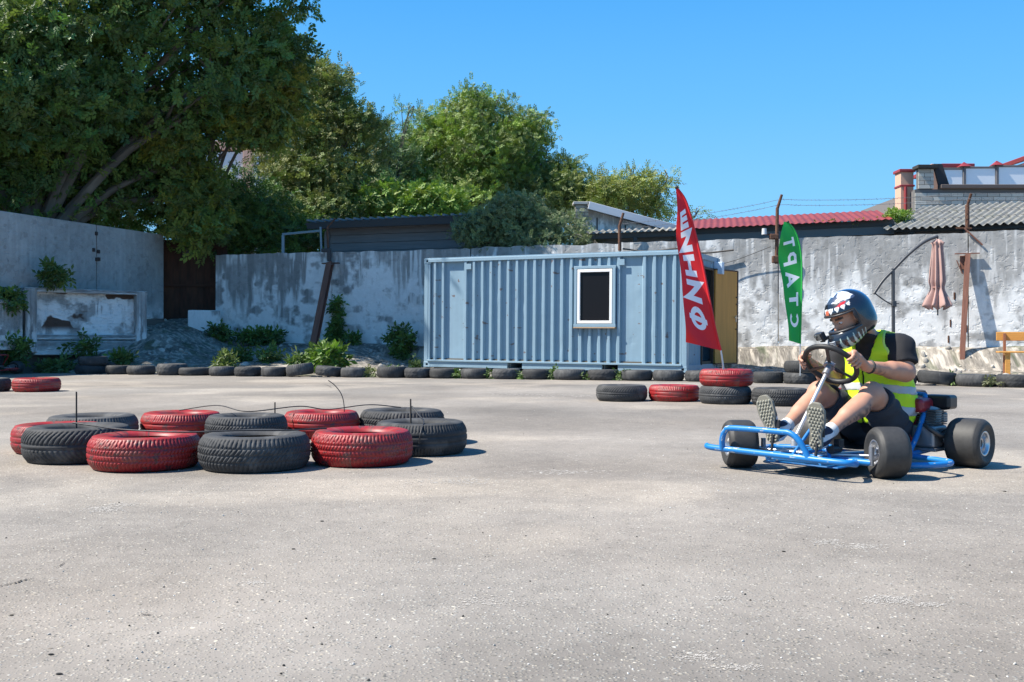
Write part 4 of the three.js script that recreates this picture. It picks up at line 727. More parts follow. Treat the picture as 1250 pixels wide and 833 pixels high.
// ------------------------------------------------------------------ cantilever umbrella, folded
{
  const Z = 17.6, base = W(1091, 470, Z); base.y = .06; const o = thing('cantilever_umbrella', 'folded faded pink umbrella hanging from a curved grey arm before the fence', 'umbrella', base);
  const L = (px, py, dz = 0) => W(px, py, Z + dz).sub(base), gm = mat(.045, .048, .055, .4);
  part('pole', rod(V(0, 0, 0), L(1090.5, 328), .03), gm, o);
  part('base', [box(.9, .06, .1, 0, .03, 0, .01), box(.1, .06, .9, 0, .031, 0, .01)], gm, o);
  part('arm', tube([L(1067, 359), L(1078, 343), L(1090.5, 330), L(1108, 312), L(1128, 296), L(1145, 288.5)], .026, 50, 8), gm, o);
  part('crank_rod', tube([L(1068, 358), L(1080, 367), L(1091, 373)], .012, 12, 6), gm, o);
  part('crank', [box(.07, .1, .08, L(1091, 371).x, L(1091, 371).y, .02, .01), rod(L(1091, 371).add(V(0, 0, .05)), L(1095, 371).add(V(.02, 0, .05)), .008)], gm, o);
  part('hanger', rod(L(1145, 289), L(1145, 294), .012), gm, o);
  const top = L(1145, 292), H = .087 * 17.6 / 1.22, r = rng(3), nu = 96, nv = 40;
  const prof = [[0, .025], [.05, .10], [.08, .075], [.3, .095], [.6, .115], [.68, .095], [.72, .10], [.85, .165], [.93, .20], [1.0, .17]];
  const rad = (t) => { let k = 0; while (k < prof.length - 2 && t > prof[k + 1][0]) k++; return mix(prof[k][1], prof[k + 1][1], clamp((t - prof[k][0]) / (prof[k + 1][0] - prof[k][0]))); };
  const cloth = gridGeo(nu, nv, (i, j) => { const t = j / nv, a = i / nu * 6.2832, f = 1 + (.22 + .12 * t) * Math.cos(a * 8 + 1.2 * Math.sin(t * 3)) + .08 * Math.cos(a * 3 + t * 2); const R = rad(t) * f; return V(top.x + R * Math.cos(a), top.y - t * H * (1 - (t > .95 ? .05 * (.5 + .5 * Math.cos(a * 8)) : 0)), top.z + R * Math.sin(a)); }, (i, j) => [i / nu * 4, j / nv * 4]);
  part('folded_canopy', cloth, new THREE.MeshPhysicalMaterial({ map: colorTex(128, 128, (u, v) => { const k = 1 + .2 * (fbm(u * 6, v * 6, 4, 6, 6) - .5); return [.40 * k, .255 * k, .225 * k]; }), roughness: .9, side: THREE.DoubleSide }), o);
  part('tie_strap', new THREE.TorusGeometry(.098, .012, 6, 30).rotateX(Math.PI / 2).translate(top.x, top.y - H * .68, top.z), mat(.36, .2, .18, .9), o);
  part('mast_tip', new THREE.CylinderGeometry(.015, .012, .14, 8).translate(top.x, top.y - H - .02, top.z), gm, o);
}
// ------------------------------------------------------------------ wooden bench
{
  const a = W(1219, 430, 19.2), o = thing('wooden_bench', 'orange-brown wooden bench with a backrest board standing before the fence', 'bench', [a.x, .1, a.z], Math.atan2(-ALONG.z, ALONG.x));
  const wood = new THREE.MeshStandardMaterial({ map: colorTex(256, 256, (u, v) => { const k = 1 + .4 * (fbm(u * 3, v * 30, 4, 3, 30) - .5); return [.56 * k, .27 * k, .06 * k]; }), roughness: .5 });
  part('backrest', box(1.7, .17, .03, .83, .72, -.12, .01), wood, o); 
  for (const z of [.02, .15, .28]) part('seat_slat', box(1.74, .03, .115, .83, .42, z, .008), wood, o);
  for (const x of [.12, 1.5]) { part('leg', box(.09, .42, .05, x, .2, .27, .006), wood, o); part('leg', box(.05, .78, .05, x, .39, -.08, .006), mat(.25, .1, .05, .6), o); part('bearer', box(.045, .06, .36, x, .385, .12, .006), wood, o); }
}
// ------------------------------------------------------------------ posts and braces of the fence
const brownPaint = new THREE.MeshStandardMaterial({ map: colorTex(128, 256, (u, v) => { const a = fbm(u * 5, v * 12, 4, 5, 12), k = 1 + .7 * (a - .5); return [.20 * k, .085 * k, .055 * k]; }), roughness: .7 });
function ibeam(a, b, w, d, name, parent) { const dir = b.clone().sub(a).normalize(), up = OUT.clone().sub(dir.clone().multiplyScalar(OUT.dot(dir))).normalize(); const off = up.clone().multiplyScalar(d / 2); part(name, [beam(a.clone().add(off), b.clone().add(off), w, .012, up, .002), beam(a.clone().sub(off), b.clone().sub(off), w, .012, up, .002), beam(a, b, .012, d - .014, up, .002)], brownPaint, parent); }
{ // right brace
  const f = wallP(9.80, .1, -.5), o = thing('brace_post', 'reddish brown steel beam propped against the fence beside the bench', 'post', f), t = wallP(9.97, 2.62, -.08).sub(f);
  ibeam(V(0, 0, 0), t, .10, .10, 'beam', o);
  const s = ALONG.clone(), at = (al, y, out) => t.clone().addScaledVector(s, al).add(V(0, y, 0)).addScaledVector(OUT, out);
  part('cross_plate', beam(at(-.26, .02, .0), at(.24, .02, .0), .07, .02, V(0, 1, 0), .002), brownPaint, o);
  part('gusset', beam(at(-.05, -.32, -.07), at(-.05, -.02, -.07), .2, .03, OUT, .003), brownPaint, o);
  part('tie_bar', beam(at(-.22, -.12, -.03), at(-.1, -.42, -.06), .02, .02, OUT, .002), brownPaint, o); 
  part('tie_bar', beam(at(-.06, .57, -.02), at(.3, .2, -.04), .03, .03, OUT, .003), brownPaint, o);
  part('cap_plate', beam(at(-.22, .60, -.15), at(.1, .58, -.15), .1, .03, V(0, 1, 0), .003), rustMat, o);
  for (const [a, y] of [[-.12, -.9], [.14, -.95], [-.2, -1.5], [.12, -1.62], [-.24, -1.85]]) part('clamp', box(.09, .16, .05, 0, 0, 0, .01).applyMatrix4(new THREE.Matrix4().makeRotationY(.3)).translate(...at(a - .12, y, -.11).toArray()), rustMat, o);
  const g = wallP(9.98, 3.1, .08), u = thing('wire_post', 'rusty upright pole above the fence beside the slate roof', 'pole', g, 0, 'barbed wire posts');
  part('pole', rod(V(0, 0, 0), V(.0, .62, 0), .045), rustMat, u); part('arm', rod(V(0, .6, 0), V(.03, .85, .12), .03), rustMat, u);
}
{ // left brace
  const top = wallP(-4.75, 2.78, -.16), Zf = 24.4, f = W(379, 436, Zf), o = thing('brace_post', 'leaning rusty brown beam propping the shaded part of the fence', 'post', f);
  ibeam(V(0, -.1, 0), top.clone().sub(f), .17, .12, 'beam', o); const t = top.clone().sub(f), s = ALONG;
  part('cross_plate', beam(t.clone().addScaledVector(s, -.22), t.clone().addScaledVector(s, .26), .12, .03, V(0, 1, 0), .003), rustMat, o);
  part('bracket', [box(.1, .3, .1, t.x - .02, t.y + .2, t.z, .02), box(.26, .1, .08, t.x - .1, t.y + .34, t.z, .02)], mat(.05, .045, .045, .8), o);
  const u = thing('wire_post', 'dark bent pole above the shaded fence joint', 'pole', wallP(-4.85, 3.0, -.05), 0, 'barbed wire posts');
  part('pole', rod(V(0, 0, 0), V(-.03, .75, 0), .03), rustMat, u); part('arm', rod(V(-.03, .74, 0), V(.2, .98, .05), .022), rustMat, u);
}
for (const [X, y, h, lean, label] of [[6.12, 2.5, 1.28, .04, 'rusty pole with a bent tip rising behind the green flag'], [2.65, 2.9, .6, -.02, 'rusty pole with a bent tip above the container roof']]) {
  const u = thing('wire_post', label, 'pole', wallP(X, y, -.2), 0, 'barbed wire posts');
  part('pole', rod(V(0, 0, 0), V(lean * .5, h, 0), .042, .038), rustMat, u); part('arm', rod(V(lean * .5, h - .02, 0), V(lean * .5 + .09, h + .3, .05), .036, .03), rustMat, u);
  if (X > 6) { part('clamp', box(.2, .12, .14, -.06, .62, 0, .02), rustMat, u); part('clamp', box(.14, .16, .12, -.03, .1, 0, .02), rustMat, u); part('insulator', new THREE.CylinderGeometry(.05, .06, .14, 10).translate(-.28, .74, 0), mat(.55, .55, .55, .4), u); part('bracket', rod(V(0, .66, 0), V(-.3, .68, 0), .02), rustMat, u); }
}
{ // barbed wire strands
  const pts = [[2.7, 3.55], [6.2, 3.98], [10.0, 3.95], [13, 3.98]];
  for (const [k, dy] of [[0, 0], [1, -.12]]) {
    const P = []; for (let i = 0; i < pts.length - 1; i++) for (let q = 0; q < 10; q++) { const t = q / 10, sag = -.1 * 4 * t * (1 - t) * .6; P.push(wallP(mix(pts[i][0], pts[i + 1][0], t), mix(pts[i][1], pts[i + 1][1], t) + sag + dy, -.1)); }
    const bits = [tube(P, .0045, 240, 5)], c = new THREE.CatmullRomCurve3(P), r = rng(8 + k);
    for (let q = 0; q < 120; q++) { const p = c.getPointAt(q / 120), a = V(r() - .5, r() - .5, r() - .5).normalize().multiplyScalar(.035); bits.push(rod(p.clone().sub(a), p.clone().add(a), .003, .003, 4)); }
    single('barbed_wire', bits, mat(.12, .12, .13, .6), k ? 'lower strand of barbed wire above the fence' : 'upper strand of barbed wire above the fence', 'wire', [0, 0, 0], 0, 'barbed wire strands');
  }
}
{ // rail on the fence over the shaded part, and a slack cable
  const p = wallP(-6.2, 3.1, .1), o = thing('pipe_rail', 'small pale blue pipe frame on top of the shaded fence', 'rail', p), m = mat(.16, .24, .28, .5), a = wallP(-6.25, 3.62, .1).sub(p), b = wallP(-5.15, 3.68, .1).sub(p);
  part('top_bar', beam(a, b, .05, .06), m, o); part('upright', beam(a.clone().add(V(.02, -.6, 0)), a.clone().add(V(.02, -.03, 0)), .07, .07, V(0, 0, 1)), m, o); part('upright', beam(b.clone().add(V(.03, -.66, 0)), b.clone().add(V(0, .1, 0)), .05, .05, V(0, 0, 1)), m, o);
  single('cable', tube([wallP(4.55, 2.45, -.18), wallP(5.2, 2.6, -.12), wallP(6.0, 2.9, -.16)], .008, 20, 5), mat(.05, .05, .05, .7), 'dark cable running up the fence from the container to the pole', 'cable');
  single('cable', tube([wallP(2.7, 2.95, -.12), wallP(3.3, 2.87, -.1), wallP(4.0, 2.92, -.1), wallP(4.5, 2.8, -.12), wallP(5.2, 2.85, -.1)], .02, 40, 6), mat(.08, .07, .06, .8), 'thick sagging cable along the fence top above the container', 'cable');
}
// ------------------------------------------------------------------ go-karts; own axes: x forward, y up, z to the driver's right; K(u, y, l): l to the driver's left
const K = (u, y, l) => V(u, y, -l);
const slickMat = new THREE.MeshStandardMaterial({ map: colorTex(512, 256, (u, v) => { const a = fbm(u * 20, v * 6, 4, 20, 6), b = fbm(u * 60, v * 50, 3, 60, 50), k = .032 + .018 * (a - .5) + .016 * (b - .5); return [k * 1.02, k, k * .98]; }), roughness: .62 });
const alu = new THREE.MeshStandardMaterial({ color: lin(.62, .62, .63), roughness: .3, metalness: .85 }), chrome = new THREE.MeshStandardMaterial({ color: lin(.66, .65, .64), roughness: .42, metalness: .75 });
const blackPl = mat(.018, .018, .02, .45), steelM = new THREE.MeshStandardMaterial({ color: lin(.3, .3, .31), roughness: .45, metalness: .7 });
function kartWheel(parent, at, R, Wd, yaw, outerSign) {
  const o = new THREE.Group(); o.name = 'wheel'; o.position.copy(at); o.rotation.y = yaw; parent.add(o);        // axle along z
  const h = Wd / 2, pr = [[.068, -h * .86], [.085, -h * .93], [.105, -h], [.122, -h * .95], [R - .006, -h * .80], [R, -h * .62], [R + .001, 0], [R, h * .62], [R - .006, h * .80], [.122, h * .95], [.105, h], [.085, h * .93], [.068, h * .86], [.066, 0], [.068, -h * .86]].map(([r, y]) => new THREE.Vector2(r * (r < R - .01 ? R / .14 : 1), y));
  const sp = new THREE.SplineCurve(pr.slice(0, 13)).getPoints(60); sp.push(pr[13], pr[14]);
  part('tyre', new THREE.LatheGeometry(sp, 64).rotateX(Math.PI / 2), slickMat, o);
  const s = outerSign, rr = .071 * R / .14, rim = [new THREE.Vector2(.012, h * .30 * s), new THREE.Vector2(.03, h * .32 * s), new THREE.Vector2(.05, h * .42 * s), new THREE.Vector2(.056, h * .6 * s), new THREE.Vector2(.058, h * .84 * s), new THREE.Vector2(rr, h * .88 * s), new THREE.Vector2(rr, h * .8 * s), new THREE.Vector2(.06, h * .72 * s), new THREE.Vector2(.06, -h * .7 * s), new THREE.Vector2(rr, -h * .8 * s), new THREE.Vector2(rr, -h * .88 * s), new THREE.Vector2(.057, -h * .84 * s), new THREE.Vector2(.055, 0), new THREE.Vector2(.052, h * .26 * s), new THREE.Vector2(.012, h * .22 * s)];
  part('rim', new THREE.LatheGeometry(rim, 40).rotateX(Math.PI / 2), alu, o);
  const nuts = []; for (let k = 0; k < 5; k++) { const a = k * 1.2566; nuts.push(new THREE.CylinderGeometry(.006, .006, .014, 6).rotateX(Math.PI / 2).translate(.027 * Math.cos(a), .027 * Math.sin(a), h * .36 * s)); }
  part('hub', [new THREE.CylinderGeometry(.018, .022, h * 1.3, 14).rotateX(Math.PI / 2), ...nuts], blackPl, o); return o;
}
function makeKart(name, label, pos, turn, frameCol, engineCol, steer) {
  const o = thing(name, label, 'go-kart', pos, turn);
  const fm = new THREE.MeshStandardMaterial({ map: colorTex(256, 64, (u, v) => { const a = fbm(u * 30, v * 6, 4, 30, 6), c = sstep(.725, .76, fbm(u * 24 + 6, v * 8, 4, 24, 8)), k = 1 + .2 * (a - .5); return frameCol.map((f, q) => mix(f * k, [.45, .45, .46][q], c)); }), roughness: .4 });
  const T = (pts, r = .0155, seg = 0) => tube(pts, r, seg || pts.length * 8, 10);
  // chassis
  part('chassis', [T([K(-.14, .09, .24), K(.2, .08, .25), K(.55, .075, .23), K(.95, .08, .17), K(1.12, .09, .16)]), T([K(-.14, .09, -.24), K(.2, .08, -.25), K(.55, .075, -.23), K(.95, .08, -.17), K(1.12, .09, -.16)]), T([K(.03, .085, -.24), K(.03, .085, .24)]), T([K(.42, .075, -.24), K(.42, .075, .24)]), T([K(.9, .085, -.33), K(.9, .085, .33)], .018), T([K(1.1, .09, -.17), K(1.1, .09, .17)])], fm, o);
  part('floor_tray', box(.62, .008, .44, .74, .058, 0, .003), mat(frameCol[0] * .6, frameCol[1] * .6, frameCol[2] * .6, .45), o);
  part('front_bumper', [T([K(1.13, .125, -.56), K(1.15, .12, -.5), K(1.16, .115, -.2), K(1.165, .11, .1), K(1.155, .105, .27), K(1.12, .10, .33), K(1.03, .088, .31), K(.93, .085, .25)], .0175, 60)], fm, o);
  part('bumper_hoop', T([K(1.16, .115, -.43), K(1.17, .17, -.425), K(1.175, .225, -.40), K(1.18, .243, -.34), K(1.185, .243, -.05), K(1.185, .238, .02), K(1.18, .205, .065), K(1.17, .155, .095), K(1.165, .11, .115)], .0165, 90), fm, o);
  part('bumper_stay', [T([K(1.155, .115, -.16), K(1.08, .09, -.17)], .012), T([K(1.155, .112, .16), K(1.08, .09, .17)], .012)], fm, o);
  for (const s of [1, -1]) part('side_bar', T([K(.76, .075, s * .24), K(.75, .07, s * .42), K(.70, .07, s * .5), K(.56, .068, s * .56), K(.46, .07, s * .56), K(.42, .072, s * .5), K(.36, .078, s * .25)], .0165, 60), fm, o);
  part('seat_stay', [T([K(.30, .08, .25), K(.18, .2, .25), K(.08, .34, .245), K(.03, .41, .22)], .015), T([K(.30, .08, -.25), K(.18, .2, -.25), K(.08, .34, -.245), K(.03, .41, -.22)], .015), T([K(.03, .41, .22), K(-.02, .42, 0), K(.03, .41, -.22)], .013)], fm, o);
  part('rear_bumper', T([K(-.14, .09, -.24), K(-.2, .12, -.22), K(-.22, .13, 0), K(-.2, .12, .22), K(-.14, .09, .24)], .0155), fm, o);
  // seat: bucket shell
  const seatG = gridGeo(24, 20, (i, j) => { const t = j / 20, a = (i / 24 - .5) * 2; const prof = t < .5 ? K(mix(.48, .12, t / .5), mix(.10, .085, t / .5), 0) : K(mix(.12, .0, (t - .5) / .5) - .0, mix(.085, .44, Math.pow((t - .5) / .5, 1.2)), 0); const w = t < .5 ? .19 : mix(.2, .18, (t - .5) * 2), c = Math.pow(Math.abs(a), 3); return V(prof.x + (t >= .5 ? .13 * c : 0), prof.y + (t < .5 ? .13 * c * (.4 + t) : .02 * c), a * w); });
  part('seat', seatG, mat(.02, .02, .022, .5, { side: THREE.DoubleSide }), o);
  // wheels
  const R = .141, st = steer;
  kartWheel(o, K(.0, R, .47), R, .20, 0, -1); kartWheel(o, K(.0, R, -.47), R, .20, 0, 1);
  kartWheel(o, K(.80, .136, .37), .136, .17, st, 1); kartWheel(o, K(.985, .136, -.435), .136, .17, st, 1);
  part('rear_axle', rod(K(0, R, -.47), K(0, R, .47), .015), steelM, o);
  for (const [a, b] of [[K(.9, .1, .33), K(.82, .136, .37)], [K(.9, .1, -.33), K(.97, .136, -.42)]]) part('stub_axle', [rod(a, b, .016), rod(a.clone().add(V(0, -.03, 0)), a.clone().add(V(0, .07, 0)), .014)], steelM, o);
  part('tie_rod', [rod(K(.84, .115, .30), K(.93, .11, .02), .007), rod(K(.95, .115, -.33), K(.93, .11, -.02), .007)], chrome, o);
  // steering
  const hub = K(.70, .598, -.018), ax = V(.69, -.724, 0).normalize(), low = hub.clone().addScaledVector(ax, .56);
  part('steering_column', [rod(hub, low, .011), rod(low, low.clone().add(V(.0, -.03, 0)), .018)], chrome, o);
  const q = new THREE.Quaternion().setFromUnitVectors(V(0, 0, 1), ax.clone().negate()), q2 = new THREE.Quaternion().setFromAxisAngle(V(0, 0, 1), .5).premultiply(q);
  const put = (g) => g.applyQuaternion(q2).translate(hub.x, hub.y, hub.z);
  const sw = part('steering_wheel', put(new THREE.TorusGeometry(.148, .0155, 12, 64)), mat(.015, .015, .016, .55), o);
  part('spoke', [0, 2.09, 4.19].map((a) => put(box(.15, .02, .006, .08, 0, -.012, .002).rotateZ(a + .52))), blackPl, sw);
  part('hub', [put(new THREE.CylinderGeometry(.032, .032, .02, 20).rotateX(Math.PI / 2).translate(0, 0, -.012)), put(new THREE.CylinderGeometry(.02, .022, .07, 14).rotateX(Math.PI / 2).translate(0, 0, -.045)), ...[0, 1, 2].map((k) => put(new THREE.CylinderGeometry(.006, .006, .012, 6).rotateX(Math.PI / 2).translate(.022 * Math.cos(k * 2.09), .022 * Math.sin(k * 2.09), .003)))], steelM, sw);
  part('column_bracket', [T([K(.95, .08, .12), K(.86, .28, .02), K(.86, .3, -.0), K(.95, .08, -.12)], .010)], fm, o);
  // pedals
  for (const l of [.075, -.2]) part('pedal', [rod(K(1.03, .07, l), K(.99, .27, l), .008), box(.012, .08, .075, .995, .25, -l, .004), rod(K(1.03, .09, l - .05), K(1.03, .09, l + .05), .009)], blackPl, o);
  part('pedal_link', [rod(K(1.02, .12, .06), K(.5, .10, .1), .005), rod(K(1.02, .12, -.18), K(.2, .11, -.2), .004)], chrome, o);
  part('brake_cylinder', [new THREE.CylinderGeometry(.022, .022, .09, 14).rotateZ(Math.PI / 2).translate(.9, .14, -.12), box(.05, .05, .04, .86, .17, -.12, .006)], blackPl, o);
  // engine on the driver's left, behind the seat
  const e = part('engine', [box(.19, .13, .17, .07, .17, -.25, .02), new THREE.CylinderGeometry(.062, .07, .12, 18).rotateZ(.35).translate(.03, .27, -.25), box(.22, .018, .2, .07, .098, -.25, .004)], steelM, o);
  const fins = []; for (let k = 0; k < 7; k++) fins.push(new THREE.BoxGeometry(.15, .005, .15).translate(0, .24 + k * .014, 0)); part('cooling_fins', fins.map((g) => g.translate(.04, 0, -.25)), mat(.12, .12, .125, .5, { metalness: .5 }), e);
  part('fan_shroud', [new THREE.CylinderGeometry(.085, .095, .09, 24).rotateX(Math.PI / 2).translate(.10, .20, -.16), box(.17, .085, .16, .09, .352, -.19, .03)], mat(...engineCol, .35), e);
  part('air_filter', [box(.12, .085, .17, -.035, .368, -.28, .02), rod(V(-.03, .26, -.29), V(-.03, .34, -.29), .016)], mat(.012, .012, .014, .35), e);
  part('carburettor', box(.06, .06, .06, -.03, .275, -.29, .01), steelM, e);
  part('exhaust', [tube([V(.14, .24, -.27), V(.18, .22, -.32), V(.12, .18, -.36), V(-.04, .17, -.35)], .014, 20, 10), new THREE.CylinderGeometry(.035, .035, .16, 16).rotateZ(Math.PI / 2).translate(-.13, .17, -.34)], mat(.1, .09, .085, .5, { metalness: .6 }), e);
  const ring = []; for (let k = 0; k < 28; k++) { const a = k / 28 * 6.283; ring.push(box(.009, .012, .006, .078 * Math.cos(a), .14 + .078 * Math.sin(a), -.355).rotateZ(0)); }
  part('sprocket', [new THREE.TorusGeometry(.068, .008, 6, 40).translate(0, .14, -.355), ...ring, ...[0, 1, 2, 3, 4].map((k) => box(.13, .014, .005, 0, 0, 0).rotateZ(k * .628).translate(0, .14, -.355))], chrome, o);
  part('chain', tube([V(0, .212, -.355), V(.12, .205, -.355), V(.14, .185, -.355), V(.12, .165, -.355), V(.05, .09, -.355), V(0, .068, -.355), V(-.055, .09, -.355), V(-.072, .14, -.355), V(-.05, .195, -.355)], .006, 60, 6, true), blackPl, o);
  part('brake_disc', [new THREE.CylinderGeometry(.075, .075, .006, 30).rotateX(Math.PI / 2).translate(0, .14, .30), box(.07, .05, .05, .07, .16, .30, .01)], steelM, o);
  return o;
}
const KART_AT = [2.335, 0, -6.14], KART_TURN = 223 * Math.PI / 180;
makeKart('go_kart', 'blue tubular go-kart with wide slick tyres driven by the helmeted person', KART_AT, KART_TURN, [.010, .17, .47], [.28, .02, .03], .86);
makeKart('go_kart', 'red go-kart parked by the shaded ledge, cut by the frame edge', [W(4, 440, 21.5).x, bankH(W(4, 440, 21.5).x, 21.5) + .012, -21.5], 175 * Math.PI / 180, [.35, .03, .03], [.35, .03, .03], .1);
// ------------------------------------------------------------------ the driver: fields meshed with surface nets
function surfaceNets(f, lo, hi, cell, colorFn) {
  const n = [0, 1, 2].map((k) => Math.ceil((hi[k] - lo[k]) / cell) + 1), [nx, ny, nz] = n, F = new Float32Array(nx * ny * nz), id = (x, y, z) => (z * ny + y) * nx + x;
  for (let z = 0; z < nz; z++) for (let y = 0; y < ny; y++) for (let x = 0; x < nx; x++) F[id(x, y, z)] = f(lo[0] + x * cell, lo[1] + y * cell, lo[2] + z * cell);
  const idx = new Int32Array(nx * ny * nz).fill(-1), P = [], ix = [], E = [[0, 1], [0, 2], [0, 4], [1, 3], [1, 5], [2, 3], [2, 6], [3, 7], [4, 5], [4, 6], [5, 7], [6, 7]];
  for (let z = 0; z < nz - 1; z++) for (let y = 0; y < ny - 1; y++) for (let x = 0; x < nx - 1; x++) {
    const v = []; let m = 0; for (let k = 0; k < 8; k++) { const q = F[id(x + (k & 1), y + ((k >> 1) & 1), z + (k >> 2))]; v.push(q); if (q < 0) m |= 1 << k; }
    if (m === 0 || m === 255) continue;
    let sx = 0, sy = 0, sz = 0, c = 0;
    for (const [a, b] of E) if ((v[a] < 0) !== (v[b] < 0)) { const t = v[a] / (v[a] - v[b]); sx += (a & 1) + ((b & 1) - (a & 1)) * t; sy += ((a >> 1) & 1) + (((b >> 1) & 1) - ((a >> 1) & 1)) * t; sz += (a >> 2) + ((b >> 2) - (a >> 2)) * t; c++; }
    idx[id(x, y, z)] = P.length / 3; P.push(lo[0] + (x + sx / c) * cell, lo[1] + (y + sy / c) * cell, lo[2] + (z + sz / c) * cell);
  }
  const quad = (a, b, c, d, flip) => { if (a < 0 || b < 0 || c < 0 || d < 0) return; flip ? ix.push(a, c, b, a, d, c) : ix.push(a, b, c, a, c, d); };
  for (let z = 1; z < nz - 1; z++) for (let y = 1; y < ny - 1; y++) for (let x = 1; x < nx - 1; x++) {
    const s = F[id(x, y, z)] < 0;
    if (s !== F[id(x + 1, y, z)] < 0) quad(idx[id(x, y - 1, z - 1)], idx[id(x, y, z - 1)], idx[id(x, y, z)], idx[id(x, y - 1, z)], !s);
    if (s !== F[id(x, y + 1, z)] < 0) quad(idx[id(x - 1, y, z - 1)], idx[id(x - 1, y, z)], idx[id(x, y, z)], idx[id(x, y, z - 1)], !s);
    if (s !== F[id(x, y, z + 1)] < 0) quad(idx[id(x - 1, y - 1, z)], idx[id(x, y - 1, z)], idx[id(x, y, z)], idx[id(x - 1, y, z)], !s);
  }
  const g = new THREE.BufferGeometry(), N = [], h = cell * .6;
  for (let i = 0; i < P.length; i += 3) { const [x, y, z] = [P[i], P[i + 1], P[i + 2]], a = f(x + h, y, z) - f(x - h, y, z), b = f(x, y + h, z) - f(x, y - h, z), c = f(x, y, z + h) - f(x, y, z - h), l = Math.hypot(a, b, c) || 1; N.push(a / l, b / l, c / l); }
  g.setAttribute('position', new THREE.Float32BufferAttribute(P, 3)); g.setAttribute('normal', new THREE.Float32BufferAttribute(N, 3));
  if (colorFn) { const C = []; for (let i = 0; i < P.length; i += 3) C.push(...colorFn(P[i], P[i + 1], P[i + 2], N[i], N[i + 1], N[i + 2])); g.setAttribute('color', new THREE.Float32BufferAttribute(C, 3)); }
  g.setIndex(ix); g.setAttribute('uv', new THREE.BufferAttribute(new Float32Array(P.length / 3 * 2), 2)); return g;
}
const smin = (a, b, k) => { const h = Math.max(k - Math.abs(a - b), 0) / k; return Math.min(a, b) - h * h * k * .25; };
const smax = (a, b, k) => -smin(-a, -b, k);
function cap(x, y, z, a, b, ra, rb) { const bx = b.x - a.x, by = b.y - a.y, bz = b.z - a.z, px = x - a.x, py = y - a.y, pz = z - a.z, t = clamp((px * bx + py * by + pz * bz) / (bx * bx + by * by + bz * bz)); return Math.hypot(px - bx * t, py - by * t, pz - bz * t) - mix(ra, rb, t); }
function ell(x, y, z, c, rx, ry, rz) { const a = (x - c.x) / rx, b = (y - c.y) / ry, d = (z - c.z) / rz, k = Math.hypot(a, b, d), k2 = Math.hypot(a / rx, b / ry, d / rz) || 1e-6; return k * (k - 1) / k2; }
